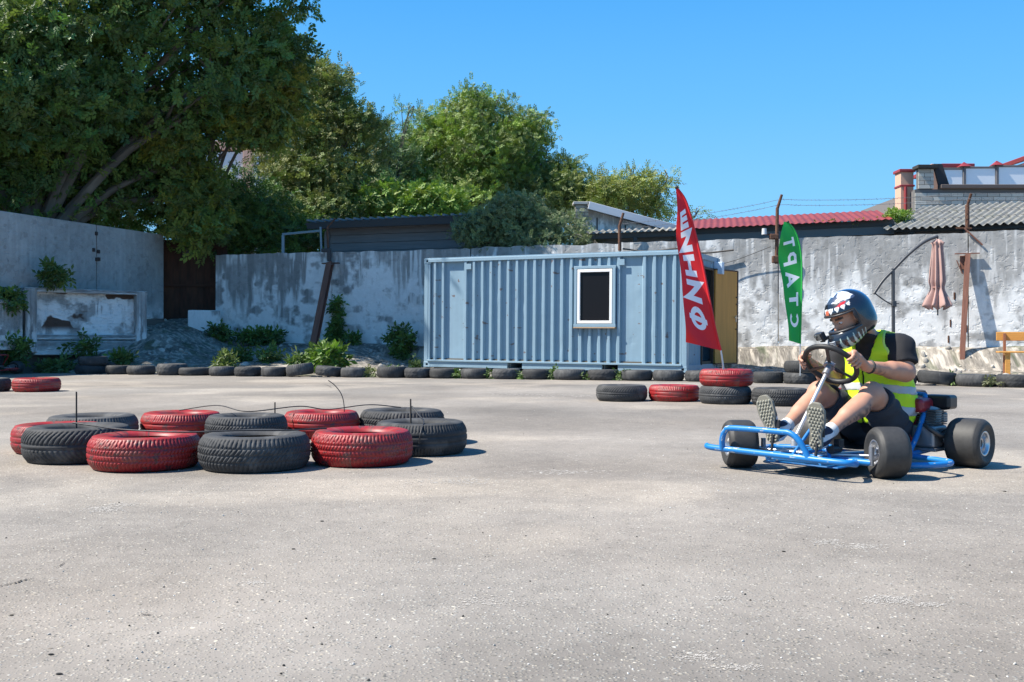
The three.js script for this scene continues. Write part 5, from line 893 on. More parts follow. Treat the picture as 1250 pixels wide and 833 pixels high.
{
  const o = thing('person', 'driver in printed full-face helmet, neon yellow vest and dark shorts steering the blue kart', 'person', KART_AT, KART_TURN);
  const hipC = K(.16, .21, 0), waist = K(.17, .37, 0), chest = K(.20, .55, 0), shC = K(.24, .68, 0), neck = K(.28, .73, 0), headC = K(.415, .835, .0);
  const J = { hip: [K(.17, .20, .10), K(.17, .20, -.10)], knee: [K(.57, .435, .165), K(.575, .43, -.16)], ank: [K(.925, .225, .085), K(.92, .235, -.185)], sh: [K(.25, .69, .168), K(.245, .685, -.172)], elb: [K(.295, .55, .226), K(.33, .49, -.225)], wr: [K(.595, .588, .135), K(.605, .588, -.178)] };
  const hubP = K(.70, .598, -.018), axis = V(.69, -.724, 0).normalize(), e1 = V(0, 0, 1), e2 = new THREE.Vector3().crossVectors(axis, e1).normalize();   // wheel plane axes: e1 right, e2 up or down
  if (e2.y < 0) e2.negate();
  const ringP = (a, dr = 0) => hubP.clone().addScaledVector(e1, Math.cos(a) * (.148 + dr)).addScaledVector(e2, Math.sin(a) * (.148 + dr));
  const torso = (x, y, z, g = 0) => {                          // chest and belly, flatter front to back
    const zz = z * .80, p = (v) => v; let d = cap(x, y, zz, hipC, waist, .135, .135);
    d = smin(d, cap(x, y, zz, waist, chest, .146, .142), .08); d = smin(d, cap(x, y, zz, chest, shC, .128, .085), .06);
    d = smin(d, cap(x, y, z, J.sh[0], J.sh[1], .072, .072), .07); d = smin(d, ell(x, y, z, K(.235, .33, 0), .13, .12, .15), .06); return d - g;
  };
  const armU = (x, y, z, k) => cap(x, y, z, J.sh[k], J.elb[k], .068, .054);
  const armF = (x, y, z, k) => smin(cap(x, y, z, J.elb[k], J.wr[k], .050, .032), cap(x, y, z, J.elb[k], J.elb[k].clone().lerp(J.wr[k], .35), .051, .052), .02);
  const thigh = (x, y, z, k) => cap(x, y, z, J.hip[k], J.knee[k], .098, .064);
  const shin = (x, y, z, k) => { const a = J.knee[k], b = J.ank[k], m = a.clone().lerp(b, .32).add(V(-.012, -.014, 0)); return smin(cap(x, y, z, a, b, .057, .034), cap(x, y, z, m, a.clone().lerp(b, .55), .057, .044), .03); };
  const body = (x, y, z) => { let d = torso(x, y, z); for (const k of [0, 1]) { d = smin(d, armU(x, y, z, k), .03); d = smin(d, armF(x, y, z, k), .02); d = smin(d, thigh(x, y, z, k), .04); d = smin(d, shin(x, y, z, k), .03); } return smin(d, cap(x, y, z, neck, headC, .062, .058), .04); };
  const skin = (x, y, z) => { const m = n3(x * 14, y * 14, z * 14), r = n3(x * 40 + 5, y * 40, z * 40), k = .92 + .16 * m; let c = [.48 * k, .25 * k * (1 - .3 * (r - .5)), .165 * k * (1 - .4 * (r - .5))]; return c; };
  const tattoo = (x, y, z, c) => {                              // inked calf and forearm of the driver's left side
    const p = V(x, y, z), a = J.knee[0], b = J.ank[0], ab = b.clone().sub(a), t = p.clone().sub(a).dot(ab) / ab.lengthSq(), off = p.sub(a.clone().addScaledVector(ab, t)); let ink = 0;
    if (z < 0 && x > .55 && t > .22 && t < .85) ink = sstep(.42, .56, fbm(t * 26 + 3, Math.atan2(off.y, off.z) * 4.2, 3)) * sstep(.01, -.015, off.y) * .8;
    if (z < -.1 && x > .42 && x < .56 && y > .45) ink = Math.max(ink, sstep(.5, .6, fbm(x * 60, y * 60 + z * 30, 3)) * sstep(.46, .49, x) * .5);
    return [mix(c[0], .05, ink), mix(c[1], .045, ink), mix(c[2], .05, ink)];
  };
  const skinMat = new THREE.MeshPhysicalMaterial({ vertexColors: true, roughness: .5, sheen: .2 });
  const bodyGeo = surfaceNets(body, [-.08, .04, -.42], [1.02, .82, .38], .0115, (x, y, z) => tattoo(x, y, z, skin(x, y, z)));
  // hands: palm and five fingers closed round the rim
  function handGeo(k, ang) {
    const sgn = k ? -1 : 1, rim = ringP(ang), tan = e1.clone().multiplyScalar(-Math.sin(ang)).addScaledVector(e2, Math.cos(ang)), radial = rim.clone().sub(hubP).normalize(), back = axis.clone().negate();  // towards the driver
    const wr = J.wr[k]; const up = tan.clone().multiplyScalar(tan.y > 0 ? 1 : -1), palm = rim.clone().addScaledVector(back, .030).addScaledVector(radial, .016), bones = [];
    bones.push([wr, palm.clone().addScaledVector(up, -.012), .029, .026, .014], [palm.clone().addScaledVector(up, -.028), palm.clone().addScaledVector(up, .03), .023, .021, .012]);
    const len = [.92, 1.0, .95, .78];
    for (let q = 0; q < 4; q++) {                              // index to little finger, from the upper end of the palm down
      const c = rim.clone().addScaledVector(up, .036 - q * .0225), R = .0265, pts = [];
      for (let s = 0; s <= 4; s++) { const th = -.35 + s * .92 * len[q]; pts.push(c.clone().addScaledVector(back, Math.cos(th) * R).addScaledVector(radial, Math.sin(th) * R * 1.08)); }
      for (let s = 0; s < 4; s++) bones.push([pts[s], pts[s + 1], .0112 - s * .0008, .0106 - s * .0008, .004]);
    }
    const t0 = palm.clone().addScaledVector(up, .012).addScaledVector(radial, -.012), t1 = rim.clone().addScaledVector(back, .024).addScaledVector(radial, -.022).addScaledVector(up, .036), t2 = rim.clone().addScaledVector(back, .006).addScaledVector(radial, -.026).addScaledVector(up, .058);
    bones.push([t0, t1, .0135, .0115, .008], [t1, t2, .0112, .0092, .004]);
    const f = (x, y, z) => { let d = 9; for (const [a, b, ra, rb, sm] of bones) d = smin(d, cap(x, y, z, a, b, ra, rb), sm); return d; };
    const all = [wr, rim.clone().addScaledVector(up, .09), rim.clone().addScaledVector(up, -.08), palm, rim.clone().addScaledVector(axis, .05), rim.clone().addScaledVector(radial, .06), rim.clone().addScaledVector(radial, -.06)], bb = new THREE.Box3().setFromPoints(all).expandByScalar(.035);
    return surfaceNets(f, bb.min.toArray(), bb.max.toArray(), .0033, (x, y, z) => skin(x, y, z));
  }
  const ANG = [Math.PI - .2, .1];
  // left hand sits at the driver's left (e1 is right), right hand at his right
  const hands = [handGeo(0, ANG[0]), handGeo(1, ANG[1])];
  // head, in its own axes: x forward, y up, z right
  const headM = new THREE.Matrix4().makeRotationFromEuler(new THREE.Euler(.05, -.46, -.50, 'YXZ')).scale(V(.99, .99, .99)).setPosition(K(.475, .872, -.03));
  const headF = (x, y, z) => {
    let d = ell(x, y, z, V(0, .01, 0), .098, .115, .077); d = smin(d, ell(x, y, z, V(.045, -.06, 0), .05, .055, .052), .05);
    d = smin(d, cap(x, y, z, V(.094, .005, 0), V(.112, -.028, 0), .008, .013), .014); d = smin(d, ell(x, y, z, V(.088, -.062, 0), .014, .012, .026), .012);
    d = smin(d, cap(x, y, z, V(.086, .026, -.035), V(.092, .028, .035), .010, .010), .014);
    for (const s of [-1, 1]) { d = smax(d, -ell(x, y, z, V(.103, .006, s * .032), .017, .012, .018), .012); d = smin(d, ell(x, y, z, V(.084, .005, s * .032), .013, .013, .013), .003); d = smin(d, ell(x, y, z, V(-.005, -.005, s * .076), .022, .032, .012), .008); }
    return d;
  };
  const headGeo = surfaceNets(headF, [-.13, -.15, -.12], [.16, .16, .12], .0042, (x, y, z) => { let c = skin(x + 3, y, z); for (const s of [-1, 1]) { const e = Math.hypot((y - .005) / .008, (z - s * .032) / .014); if (x > .085 && e < 1) c = Math.hypot(y - .005, z - s * .032) < .0065 ? [.03, .025, .02] : [.6, .58, .56]; if (x > .07 && Math.abs(y - .030) < .006 && Math.abs(z - s * .034) < .022) c = [.06, .035, .025]; } if (x > .07 && y < -.04) c = c.map((v, q) => v * [.6, .55, .55][q]); return c; });
  headGeo.applyMatrix4(headM);
  const join = (list) => { const f = list.map((g) => g.toNonIndexed()); return mergeGeometries(f); };
  part('body', join([bodyGeo, ...hands, headGeo]), skinMat, o);

  // t-shirt with sleeves to mid upper arm
  const fold = (x, y, z, a = .006) => a * (n3(x * 16 + 3, y * 22, z * 16) - .5) * 2 + a * .6 * Math.sin(y * 60 + x * 30 + 8 * n3(x * 6, y * 6, z * 6));
  const shirtF = (x, y, z) => {
    let d = torso(x, y, z, .009); for (const k of [0, 1]) { const a = J.sh[k], b = J.elb[k], ab = b.clone().sub(a), t = ((x - a.x) * ab.x + (y - a.y) * ab.y + (z - a.z) * ab.z) / ab.lengthSq(); const s = cap(x, y, z, a, b, .086, .078); d = smin(d, smax(s, (t - .74) * ab.length(), .008), .03); }
    d = smin(d, smax(cap(x, y, z, neck, headC, .072, .066), y - .745 + (x - .28) * -.25, .01), .02);
    return smax(d, .17 - y, .01) + fold(x, y, z, .005);
  };
  const black = mat(.012, .012, .015, .85);
  part('t_shirt', surfaceNets(shirtF, [-.06, .13, -.42], [.48, .80, .38], .0095), black, o);
  // vest: shell over the shirt, open at arms and neck, slit at the front
  const arms = (x, y, z) => { let a = 9; for (const k of [0, 1]) { const s = k ? 1 : -1; a = Math.min(a, cap(x, y, z, V(J.sh[k].x, J.sh[k].y + .03, s * .175), V(J.elb[k].x, J.elb[k].y, s * .33), .098, .10)); } return a; };
  const vestF = (g) => (x, y, z) => {
    let d = torso(x, y, z, .021 + g) + fold(x, y, z, .005); d = smax(d, -arms(x, y, z), .008); d = smax(d, -cap(x, y, z, K(.30, .80, 0), K(.40, .58, 0), .076, .030), .008);
    d = smax(d, -Math.max(Math.abs(z - .0) - .006, .2 - x), .004); return smax(d, .215 + .03 * (x > .25 ? 1 : 0) - y, .008);
  };
  const neon = new THREE.MeshPhysicalMaterial({ color: lin(.60, .90, .015), roughness: .7, sheen: .3, transmission: .12, thickness: 0 });
  const vest = part('vest', surfaceNets(vestF(0), [-.08, .13, -.32], [.46, .80, .32], .0095), neon, o);
  const band = (y0, y1) => surfaceNets((x, y, z) => { const yy = y + .04 * Math.sin(x * 5 + 1); return Math.max(vestF(.0035)(x, y, z), y0 - yy, yy - y1); }, [-.08, .13, -.32], [.46, .80, .32], .0095);
  const refl = new THREE.MeshStandardMaterial({ color: lin(.42, .44, .46), roughness: .35 });
  part('reflective_band', band(.325, .38), refl, vest); part('reflective_band', band(.45, .50), refl, vest);
  part('armhole_trim', surfaceNets((x, y, z) => Math.max(vestF(.003)(x, y, z), arms(x, y, z) - .014), [-.08, .3, -.32], [.46, .80, .32], .008), mat(.55, .75, .15, .6), vest);
  // shorts
  const shortsF = (x, y, z) => {
    let d = smax(cap(x, y, z * .8, hipC, K(.165, .27, 0), .146, .146), y - .30, .01); for (const k of [0, 1]) { const a = J.hip[k], b = J.knee[k], ab = b.clone().sub(a), t = ((x - a.x) * ab.x + (y - a.y) * ab.y + (z - a.z) * ab.z) / ab.lengthSq(); d = smin(d, smax(cap(x, y, z, a, b, .112, .092), (t - .84) * ab.length(), .006), .03); const h = cap(x, y, z, a.clone().lerp(b, .7), b.clone().lerp(b.clone().add(ab), .3), .072, .068); d = smax(d, t > .78 ? -h : -9, .004); }
    return d + fold(x, y, z, .008) * .8;
  };
  part('shorts', surfaceNets(shortsF, [-.08, .03, -.38], [.68, .56, .36], .0095), new THREE.MeshStandardMaterial({ color: lin(.028, .034, .045), roughness: .9 }), o);
  // shoes with lugged soles turned to the front
  const shoeUp = new THREE.MeshStandardMaterial({ map: colorTex(256, 128, (u, v) => { const st = Math.sin((u * 34 + v * 8)) > .1, k = fbm(u * 30, v * 30, 3); return st ? [.62 + .1 * k, .62 + .1 * k, .63 + .1 * k] : [.02, .025, .05]; }), roughness: .75 }), soleM = mat(.20, .19, .155, .85), lugM = mat(.33, .32, .26, .85);
  for (const [k, heel, toe] of [[0, K(.99, .145, .06), K(1.035, .385, .085)], [1, K(.985, .165, -.205), K(1.02, .41, -.25)]]) {
    const d = toe.clone().sub(heel), L = d.length(), up = d.clone().normalize(), fw = V(1, 0, 0).addScaledVector(up, -up.x).normalize(), rt = new THREE.Vector3().crossVectors(up, fw).normalize();   // sole faces fw
    const M = new THREE.Matrix4().makeBasis(rt, up, fw).setPosition(heel);      // x across, y heel to toe, z out of the sole
    const halfW = (y) => { const t = clamp(y / L); return .036 + .015 * sstep(.25, .72, t) - .022 * sstep(.86, 1.04, t) - .012 * sstep(.12, -.05, t) - .007 * Math.exp(-(((t - .38) / .14) ** 2)); };
    const anL = J.ank[k].clone().applyMatrix4(M.clone().invert());
    const g = surfaceNets((x, y, z) => { const hw = halfW(y); let s = Math.max(Math.abs(x) - hw + .004, -.002 - y, y - L - .012); let top = -.075 + .045 * sstep(.05, .95, y / L); let dd = smax(s, smax(z + .006, top - z, .03), .03); return smin(dd, smax(cap(x, y, z, V(0, .04, -.05), anL, .042, .043), -.0 + (Math.hypot(x - anL.x, y - anL.y, z - anL.z) < .02 ? 1 : -1), .01), .03); }, [-.08, -.07, -.19], [.08, L + .04, .02], .005);
    const uv = []; const p = g.attributes.position; for (let i = 0; i < p.count; i++) uv.push(p.getY(i) * 3 + p.getX(i), p.getZ(i) * 5); g.setAttribute('uv', new THREE.Float32BufferAttribute(uv, 2));
    const sh = part('shoe', g.applyMatrix4(M), shoeUp, o);
    const out = []; for (let i = 0; i <= 40; i++) { const t = i / 40, y = mix(-.004, L + .012, .5 - .5 * Math.cos(t * Math.PI)); out.push([halfW(y) * Math.sqrt(clamp(Math.sin(Math.PI * clamp(t, .012, .988)) * 2.2)), y]); }
    const S = new THREE.Shape(); out.forEach(([x, y], i) => i ? S.lineTo(x, y) : S.moveTo(x, y)); out.slice().reverse().forEach(([x, y]) => S.lineTo(-x, y)); S.closePath();
    const sole = part('sole', new THREE.ExtrudeGeometry(S, { depth: .014, bevelEnabled: true, bevelSize: .003, bevelThickness: .003, bevelSegments: 2, curveSegments: 4 }).translate(0, 0, -.006).applyMatrix4(M), soleM, sh);
    const lugs = []; for (let j = 0; j < 14; j++) for (let i = -2; i <= 2; i++) { const y = .008 + j * L / 13.4, x = i * .0185 + (j % 2 ? .009 : 0); if (Math.abs(x) > halfW(y) - .006 || y > L - .002) continue; lugs.push(new THREE.CylinderGeometry(.0052, .0075, .009, 6).rotateX(Math.PI / 2).translate(x, y, .0145)); }
    part('lug', merge(lugs).applyMatrix4(M), lugM, sole);
    part('sock', surfaceNets((x, y, z) => { const a = J.ank[k], b = J.knee[k].clone().lerp(a, .90); return cap(x, y, z, a, b, .040, .041); }, [J.ank[k].x - .14, J.ank[k].y - .06, J.ank[k].z - .08], [J.ank[k].x + .06, J.ank[k].y + .14, J.ank[k].z + .08], .007), mat(.55, .55, .55, .9), sh);
  }
  // helmet with printed teeth
  const shellO = (x, y, z) => { let d = ell(x, y, z, V(-.012, .016, 0), .150, .144, .121); d = smin(d, ell(x, y, z, V(.082, -.092, 0), .106, .068, .098), .055); d = smin(d, ell(x, y, z, V(-.045, -.065, 0), .098, .075, .108), .05); return d; };
  const port = (x, y, z) => { const yy = y - .016 + .35 * (Math.abs(z) > .0 ? z * z * 3 : 0); return Math.max(Math.abs(yy) - .047, .022 - x, Math.abs(z) - .118); };
  const helmF = (x, y, z) => { let d = shellO(x, y, z), i = d + .026; d = smax(d, -i, .006); d = smax(d, -port(x, y, z), .016); d = smax(d, -(y + .15), .008); return smax(d, -(cap(x, y, z, V(-.02, -.2, 0), V(-.02, -.06, 0), .085, .085)), .008); };
  const tri = (x) => Math.abs(((x % 1) + 1) % 1 - .5) * 2;
  const helmCol = (x, y, z) => {
    const a = Math.atan2(z, x + .012), el = Math.atan2(y - .018, Math.hypot(x + .012, z)), s = Math.abs(a), nz = n3(x * 18, y * 18, z * 18);
    let c = [.010, .012, .020];
    if (s > 2.4 + .2 * nz) c = [.02, .12, .34]; else if (s > 2.3) c = [.012, .025, .06];
    const w = fbm(a * 2.2 + 4, el * 3 + 2, 3);
    if (el > .70 + .25 * w && s < 1.9) { c = w > .43 ? [.66, .7, .76] : [.05, .07, .12]; if (s < .25 && el < 1.2) c = [.04, .06, .1]; }
    if (s > .5 && s < 1.15 && Math.abs(el - .70 - (s - .8) * .25) < .10 - .09 * Math.abs(s - .82) / .33) c = [.55, .02, .025];
    else if (s > .3 && s < 1.3 && Math.abs(el - .74 - (s - .8) * .2) < .16 && w < .5) c = [.10, .13, .17];
    const up0 = .40 + .10 * s * s, tl = .26 - .06 * s;                            // upper teeth hang over the eye port
    if (x > -.01 && s < 1.35 && el < up0 + tl * .9 && el > up0 + tl * .9 * tri(a * 3.1 + .2) * 1.0 - .02) c = tri(a * 3.1 + .2) < .75 ? [.72, .74, .76] : c;
    if (y < -.04 && x > .0) { const q = (y + .16) / .095, tt = tri(a * 4.6 + .1); if (q < 1 - tt * 1.05 && q > -.4) c = [.42, .55, .50]; if (y > -.058) c = [.02, .024, .03]; }
    if (s < .12 && el > .36 && el < .56) c = [.5, .12, .06];
    return c;
  };
  const helm = part('helmet', surfaceNets(helmF, [-.2, -.2, -.17], [.22, .20, .17], .0043, helmCol), new THREE.MeshPhysicalMaterial({ vertexColors: true, roughness: .25, clearcoat: 1, clearcoatRoughness: .06 }), o);
  helm.applyMatrix4(headM);
  part('liner', surfaceNets((x, y, z) => { const d = shellO(x, y, z) + .024; return smax(smax(smax(d, -(d + .014), .003), -port(x + .03, y, z), .012), -(y + .135), .006); }, [-.2, -.18, -.17], [.21, .20, .17], .007), mat(.012, .012, .014, .95), helm);
  part('port_rim', surfaceNets((x, y, z) => { const d = Math.abs(shellO(x, y, z) + .006) - .0075, q = Math.abs(port(x, y, z)) - .006; return smax(d, q, .004); }, [-.05, -.14, -.15], [.21, .12, .15], .0045), mat(.02, .02, .024, .4), helm);
  part('mouth_guard', [box(.012, .03, .07, .178, -.085, 0, .005), ...[-1, 0, 1].map((k) => box(.014, .006, .06, .182, -.085 + k * .009, 0, .002))], mat(.3, .33, .36, .35), helm);
  // small camera on a bracket at the chin
  const camP = V(.20, -.02, .045), cm = part('action_camera', box(.034, .044, .062, 0, 0, 0, .006).rotateY(.15).translate(camP.x, camP.y, camP.z), mat(.02, .02, .022, .4), helm);
  part('camera_lens', [new THREE.CylinderGeometry(.011, .011, .012, 18).rotateZ(Math.PI / 2).translate(camP.x + .02, camP.y + .008, camP.z + .014), box(.004, .036, .052, camP.x + .017, camP.y, camP.z, .002)], mat(.10, .11, .11, .15), cm);
  part('camera_mount', [box(.05, .018, .02, camP.x - .025, camP.y - .03, camP.z, .004), rod(V(camP.x, camP.y - .035, camP.z - .02), V(camP.x, camP.y - .035, camP.z + .02), .005)], blackPl, cm);
  // watch strap on the left wrist
  const wa = J.wr[0].clone().lerp(J.elb[0], .12), wd = J.elb[0].clone().sub(J.wr[0]).normalize();
  part('wristband', new THREE.TorusGeometry(.034, .007, 8, 28).applyQuaternion(new THREE.Quaternion().setFromUnitVectors(V(0, 0, 1), wd)).translate(wa.x, wa.y, wa.z), mat(.03, .03, .03, .6), o);
}
// ------------------------------------------------------------------ weeds, creepers, rubble, scuffs
const WEED = [[.10, .19, .02], [.12, .21, .025], [.085, .16, .02]];
let weedN = 0;
function weed(name, label, px, py, Z, w, h, cols, count, spray = 'weed', group, y0, opts = {}) {
  const top = W(px, py, Z), base = y0 ?? Math.max(0, bankH(top.x, Z)) - .01, o = thing(name, label, 'plant', [top.x, base, -Z], 0, group), H = Math.max(h, top.y - base), r = rng(900 + weedN++), st = [];
  const n = Math.max(3, Math.round(w * 9)); for (let k = 0; k < n; k++) { const a = r() * 6.28, q = r() * w * .42, e = V(Math.cos(a) * q * 1.2, H * (.45 + .5 * r()), Math.sin(a) * q * .7); st.push(tube([V(e.x * .3, -.02, e.z * .3), V(e.x * .55, e.y * .5, e.z * .55), e], .004, 6, 5)); }
  part('stem', st, mat(.09, .12, .03, .8), o);
  foliage(o, 'leaves', [[0, H * .55, 0, w * .5, H * .48, Math.min(w * .5, .3)]], count, spray, cols, 300 + weedN, { clump: opts.clump ?? .07, per: 6, hollow: 0, size: opts.size ?? 1 });
  return o;
}
weed('broadleaf_weed', 'bright green broad-leaved bush growing behind the tilted tyres', 400, 424, 21.35, .62, .5, [[.15, .28, .02], [.17, .3, .025], [.12, .24, .02]], 420, 'broad');
weed('broadleaf_weed', 'small light green weed behind the tilted tyre', 366, 432, 21.5, .4, .3, WEED, 160, 'weed');
weed('broadleaf_weed', 'yellowish green weed behind the row of tyres under the shaded fence', 276, 434, 21.9, .42, .3, [[.13, .19, .03], [.11, .17, .03]], 170, 'weed');
weed('ground_weed', 'low strip of pale green weeds at the foot of the shaded ledge', 70, 446, 22.9, .85, .12, [[.15, .22, .05], [.12, .2, .04]], 190, 'weed');
weed('bank_weed', 'tall weeds on the bank beside the container', 488, 402, 25.2, .75, .35, WEED, 330, 'weed');
weed('bank_weed', 'low weed on the bank close to the container corner', 505, 440, 22.6, .35, .2, WEED, 90, 'tiny');
weed('ground_weed', 'tuft of weeds between two tyres before the container corner', 478, 449, 19.95, .22, .2, WEED, 60, 'tiny');
weed('ground_weed', 'pale tuft of dry weeds between tyres of the weedy bank', 453, 451, 20.1, .26, .15, [[.2, .22, .08], [.14, .19, .05]], 70, 'tiny');
weed('wall_weed', 'long green strip of weeds along the shaded fence foot', 315, 405, 26.6, 1.75, .3, WEED, 420, 'weed');
weed('wall_weed', 'small weed at the fence foot beside the creeper', 430, 408, 25.9, .35, .22, WEED, 70, 'weed');
weed('wall_weed', 'weeds at the corner of the shaded fence', 268, 405, 26.9, .5, .4, WEED, 140, 'weed');
weed('bank_weed', 'bushy weed on the shaded bank below the fence weeds', 330, 430, 23.2, .5, .3, WEED, 120, 'weed'); weed('bank_weed', 'smaller weed on the shaded bank beside the bushy one', 295, 432, 23.4, .4, .3, WEED, 80, 'weed');
weed('bank_weed', 'grassy clump behind the tyre stack under the ledge', 148, 436, 23.0, .5, .25, WEED, 120, 'weed');
weed('ledge_shrub', 'leafy green shrub standing on the coping of the retaining wall', 66, 326, 23.1, .62, .4, WEED, 260, 'weed', undefined, 1.9);
weed('ledge_shrub', 'shrub overhanging the low wall at the frame edge', 8, 355, 22.3, .9, .35, WEED, 260, 'weed', undefined, 1.4);
weed('ledge_shrub', 'leafy shrub before the low overgrown wall', 8, 394, 22.4, .85, .45, WEED, 300, 'weed');
weed('ledge_shrub', 'small weed at the foot of the retaining wall post', 27, 412, 22.3, .3, .25, WEED, 80, 'weed');
weed('ledge_shrub', 'weeds in front of the retaining wall sill', 105, 411, 23.2, .8, .14, WEED, 90, 'weed');
for (const px of [560.5, 599, 636.5, 674.5, 716, 756]) { const Z = gz(rowY(px)) + .2; weed('ground_weed', 'small tuft of weeds between tyres before the container', px, 455, Z, .17, .12, WEED, 40, 'tiny', 'tufts between tyres before the container', 0); }
weed('ground_weed', 'tuft of weeds between the tilted tyre and its neighbour before the post', 1166, 463, gz(471.6) + .12, .18, .14, WEED, 40, 'tiny', undefined, 0);
weed('ground_weed', 'wispy weed at the foot of the tyre below the bench', 1210, 464, gz(473), .12, .1, [[.2, .22, .08]], 16, 'tiny', undefined, 0);
{ const p = wallP(-4.62, .62, -.12), o = thing('creeper', 'green creeper climbing the fence joint beside the leaning beam', 'plant', p);
  part('stem', tube([V(0, -.05, 0), V(.04, .5, 0), V(-.03, 1.0, 0), V(.0, 1.3, 0)], .008, 20, 5), mat(.06, .06, .03, .9), o);
  foliage(o, 'leaves', [[0, .3, .03, .2, .35, .08], [.02, .75, .02, .14, .3, .07], [0, 1.1, .02, .1, .2, .06]], 330, 'weed', WEED, 444, { clump: .06, per: 6, hollow: 0 }); }
// rubble on the bank and stones at the fence foot
{
  const r = rng(61), base = new THREE.IcosahedronGeometry(1, 1), p = base.attributes.position; for (let i = 0; i < p.count; i++) { const k = .75 + .5 * n3(p.getX(i) * 2 + 4, p.getY(i) * 2, p.getZ(i) * 2); p.setXYZ(i, p.getX(i) * k, p.getY(i) * k * .7, p.getZ(i) * k); } base.computeVertexNormals();
  const N = 700, im = new THREE.InstancedMesh(base, mat(1, 1, 1, .95), N), m = new THREE.Matrix4(), q = new THREE.Quaternion(), c = new THREE.Color(); let n = 0, guard = 0;
  while (n < N && guard++ < 20000) { const X = mix(-11, 13.5, r()), t = Math.pow(r(), .6), zr = rowZ(X) + .6, zw = wallZ(X) - .25, Z = mix(zr, zw, t); if (X < -8.1 && r() < .6) continue; const s = .012 + .055 * Math.pow(r(), 3); q.setFromEuler(new THREE.Euler(r() * 6, r() * 6, r() * 6)); im.setMatrixAt(n, m.compose(V(X, bankH(X, Z) + s * .15, -Z), q, V(s * (1 + r()), s, s * (.8 + .6 * r())))); const k = .2 + .26 * r(); im.setColorAt(n, c.setRGB(k * 1.04, k * .98, k * .88)); n++; }
  im.name = 'rubble'; im.userData.kind = 'stuff'; im.userData.label = 'grey rubble and stones strewn over the earth bank'; im.userData.category = 'rubble'; im.castShadow = im.receiveShadow = true; scene.add(im);
  const fine = new THREE.InstancedMesh(base, mat(1, 1, 1, .9), 2600); for (let i = 0; i < 2600; i++) { const Z = 1.9 + 9 * Math.pow(r(), 1.5), X = (r() - .5) * 1.15 * Z, dark = r() < .3, s = .001 + .0028 * Math.pow(r(), 4); q.setFromEuler(new THREE.Euler(r() * 6, r() * 6, r() * 6)); fine.setMatrixAt(i, m.compose(V(X, s * .3, -Z), q, V(s * 1.2, s, s))); const k = dark ? .03 + .05 * r() : .3 + .3 * r(); fine.setColorAt(i, c.setRGB(k * 1.03, k, k * .93)); }
  fine.name = 'gravel'; fine.userData.kind = 'stuff'; fine.userData.label = 'tiny loose stones scattered over the asphalt'; fine.userData.category = 'gravel'; fine.castShadow = fine.receiveShadow = true; scene.add(fine);
}
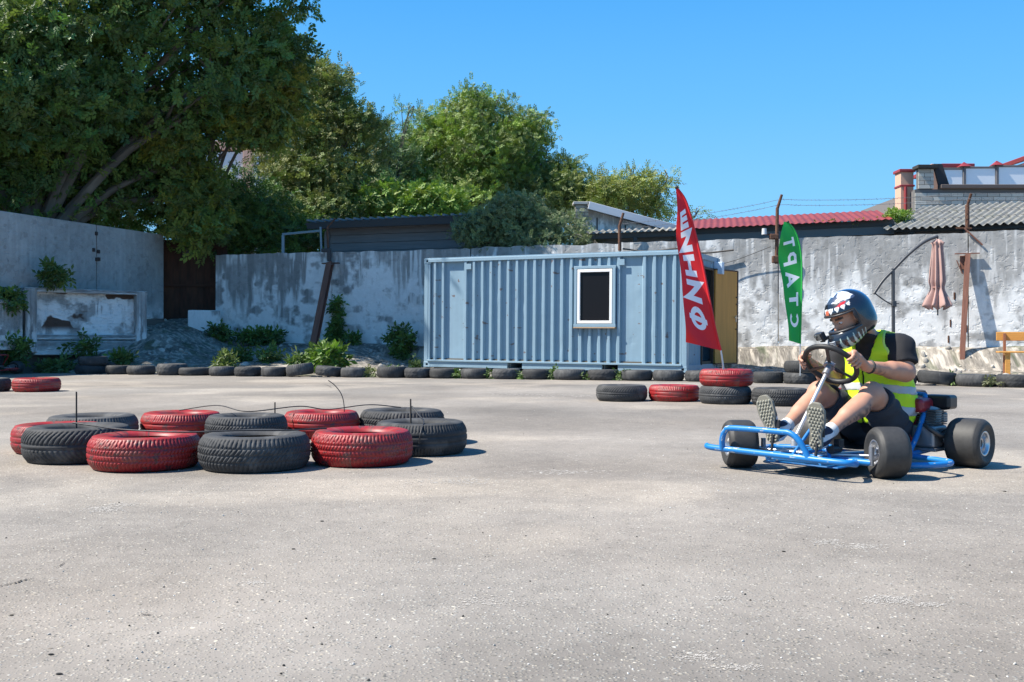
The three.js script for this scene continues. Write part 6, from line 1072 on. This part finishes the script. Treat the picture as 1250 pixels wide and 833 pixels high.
// pale paint scuffs and chalky scrapes worn into the asphalt: flakes just above it
{
  const r = rng(71), geos = { w: [], d: [] };
  function scuff(px, py, wpx, hpx, n, list = geos.w, hgt = .0012) {
    n *= 9; hpx *= 1.3;
    for (let k = 0; k < n; k++) {
      const g = () => (r() + r() + r() - 1.5) / 1.1, x = px + g() * wpx * .5, y = py + g() * hpx * .5, Z = gz(y), X = (x - 625) / FPX * Z, s = (.0009 + .0024 * r() * r()) * Z / 3, pts = [], m = 7;
      const P = [0, 0, 0]; P[0] = X; P[1] = hgt; P[2] = -Z; const arr = []; for (let q = 0; q < m; q++) { const a = q / m * 6.283, R = s * (.5 + r()); arr.push([X + Math.cos(a) * R * 1.9, hgt, -Z + Math.sin(a) * R * 1.6]); }
      const pos = []; for (let q = 0; q < m; q++) pos.push(X, hgt, -Z, ...arr[(q + 1) % m], ...arr[q]); const ge = new THREE.BufferGeometry(); ge.setAttribute('position', new THREE.Float32BufferAttribute(pos, 3)); ge.setAttribute('normal', new THREE.Float32BufferAttribute(new Array(m * 3).fill([0, 1, 0]).flat(), 3)); list.push(ge);
    }
  }
  for (const a of [[1086, 733, 70, 9, 60], [1135, 739, 40, 4, 16], [884, 731, 30, 4, 16], [125, 622, 50, 6, 40], [150, 617, 40, 4, 14], [1010, 662, 40, 5, 20], [1050, 668, 60, 6, 30], [600, 735, 120, 12, 24], [560, 588, 120, 8, 30], [680, 577, 120, 6, 26], [905, 815, 70, 6, 18], [850, 803, 60, 8, 16], [310, 712, 40, 3, 10], [720, 484, 120, 3, 16], [640, 482, 120, 2, 14], [1010, 525, 100, 2, 14], [1150, 508, 160, 3, 20], [1000, 498, 120, 3, 18]]) scuff(...a);
  const sm = mat(.43, .40, .36, .9), dm = mat(.045, .04, .036, .95);
  const yard = scene.getObjectByName('asphalt_yard');
  part('pale_scuff', geos.w, sm, yard).userData.kind = 'stuff';
  // cracks and dark crumbs
  function crack(pts, w) { const c = new THREE.CatmullRomCurve3(pts.map(([px, py]) => { const Z = gz(py); return V((px - 625) / FPX * Z,   .003, -Z); })), n = pts.length * 10, pos = []; for (let i = 0; i <= n; i++) { const p = c.getPoint(i / n), t = c.getTangent(i / n), s = V(-t.z, 0, t.x).multiplyScalar(w * (.4 + r()) * Math.sin(Math.PI * clamp(i / n, .04, .96))); const jit = (r() - .5) * w * 2.5; pos.push(p.clone().add(s).add(V(jit, 0, jit)), p.clone().sub(s).add(V(jit, 0, jit))); } const tri = []; for (let i = 0; i < n; i++) { const [a, b, d, e] = [pos[2 * i], pos[2 * i + 1], pos[2 * i + 2], pos[2 * i + 3]]; for (const v of [a, d, b, b, d, e]) tri.push(v.x, v.y, v.z); } const g = new THREE.BufferGeometry(); g.setAttribute('position', new THREE.Float32BufferAttribute(tri, 3)); g.setAttribute('normal', new THREE.Float32BufferAttribute(new Array(tri.length / 3).fill([0, 1, 0]).flat(), 3)); return g; }
  for (const c of [[[[-20, 720], [12, 714], [30, 709], [42, 706]], .004], [[[68, 695], [75, 690], [80, 687]], .002], [[[395, 469], [402, 472], [405, 474]], .006], [[[1220, 600], [1232, 601]], .003], [[[172, 751], [186, 752]], .003]]) part('crack', crack(...c), dm, yard);
  const cr = []; for (const [px, py, s] of [[62, 800, .0045], [72, 824, .005], [393, 637, .005], [358, 671, .0045], [320, 733, .003], [957, 674, .0045], [1227, 600.5, .005], [530, 683, .0045], [14, 752, .0035], [785, 715, .003]]) { const Z = gz(py); cr.push(new THREE.IcosahedronGeometry(s, 0).scale(1.8, .5, 1).translate((px - 625) / FPX * Z, s * .4, -Z)); }
  cr.forEach((g, k) => single('rubber_crumb', g, mat(.015, .015, .015, .9), 'small black rubber crumb lying on the open asphalt', 'debris', [0, 0, 0], 0, 'black crumbs on the asphalt'));
}
renderer.render(scene, camera);
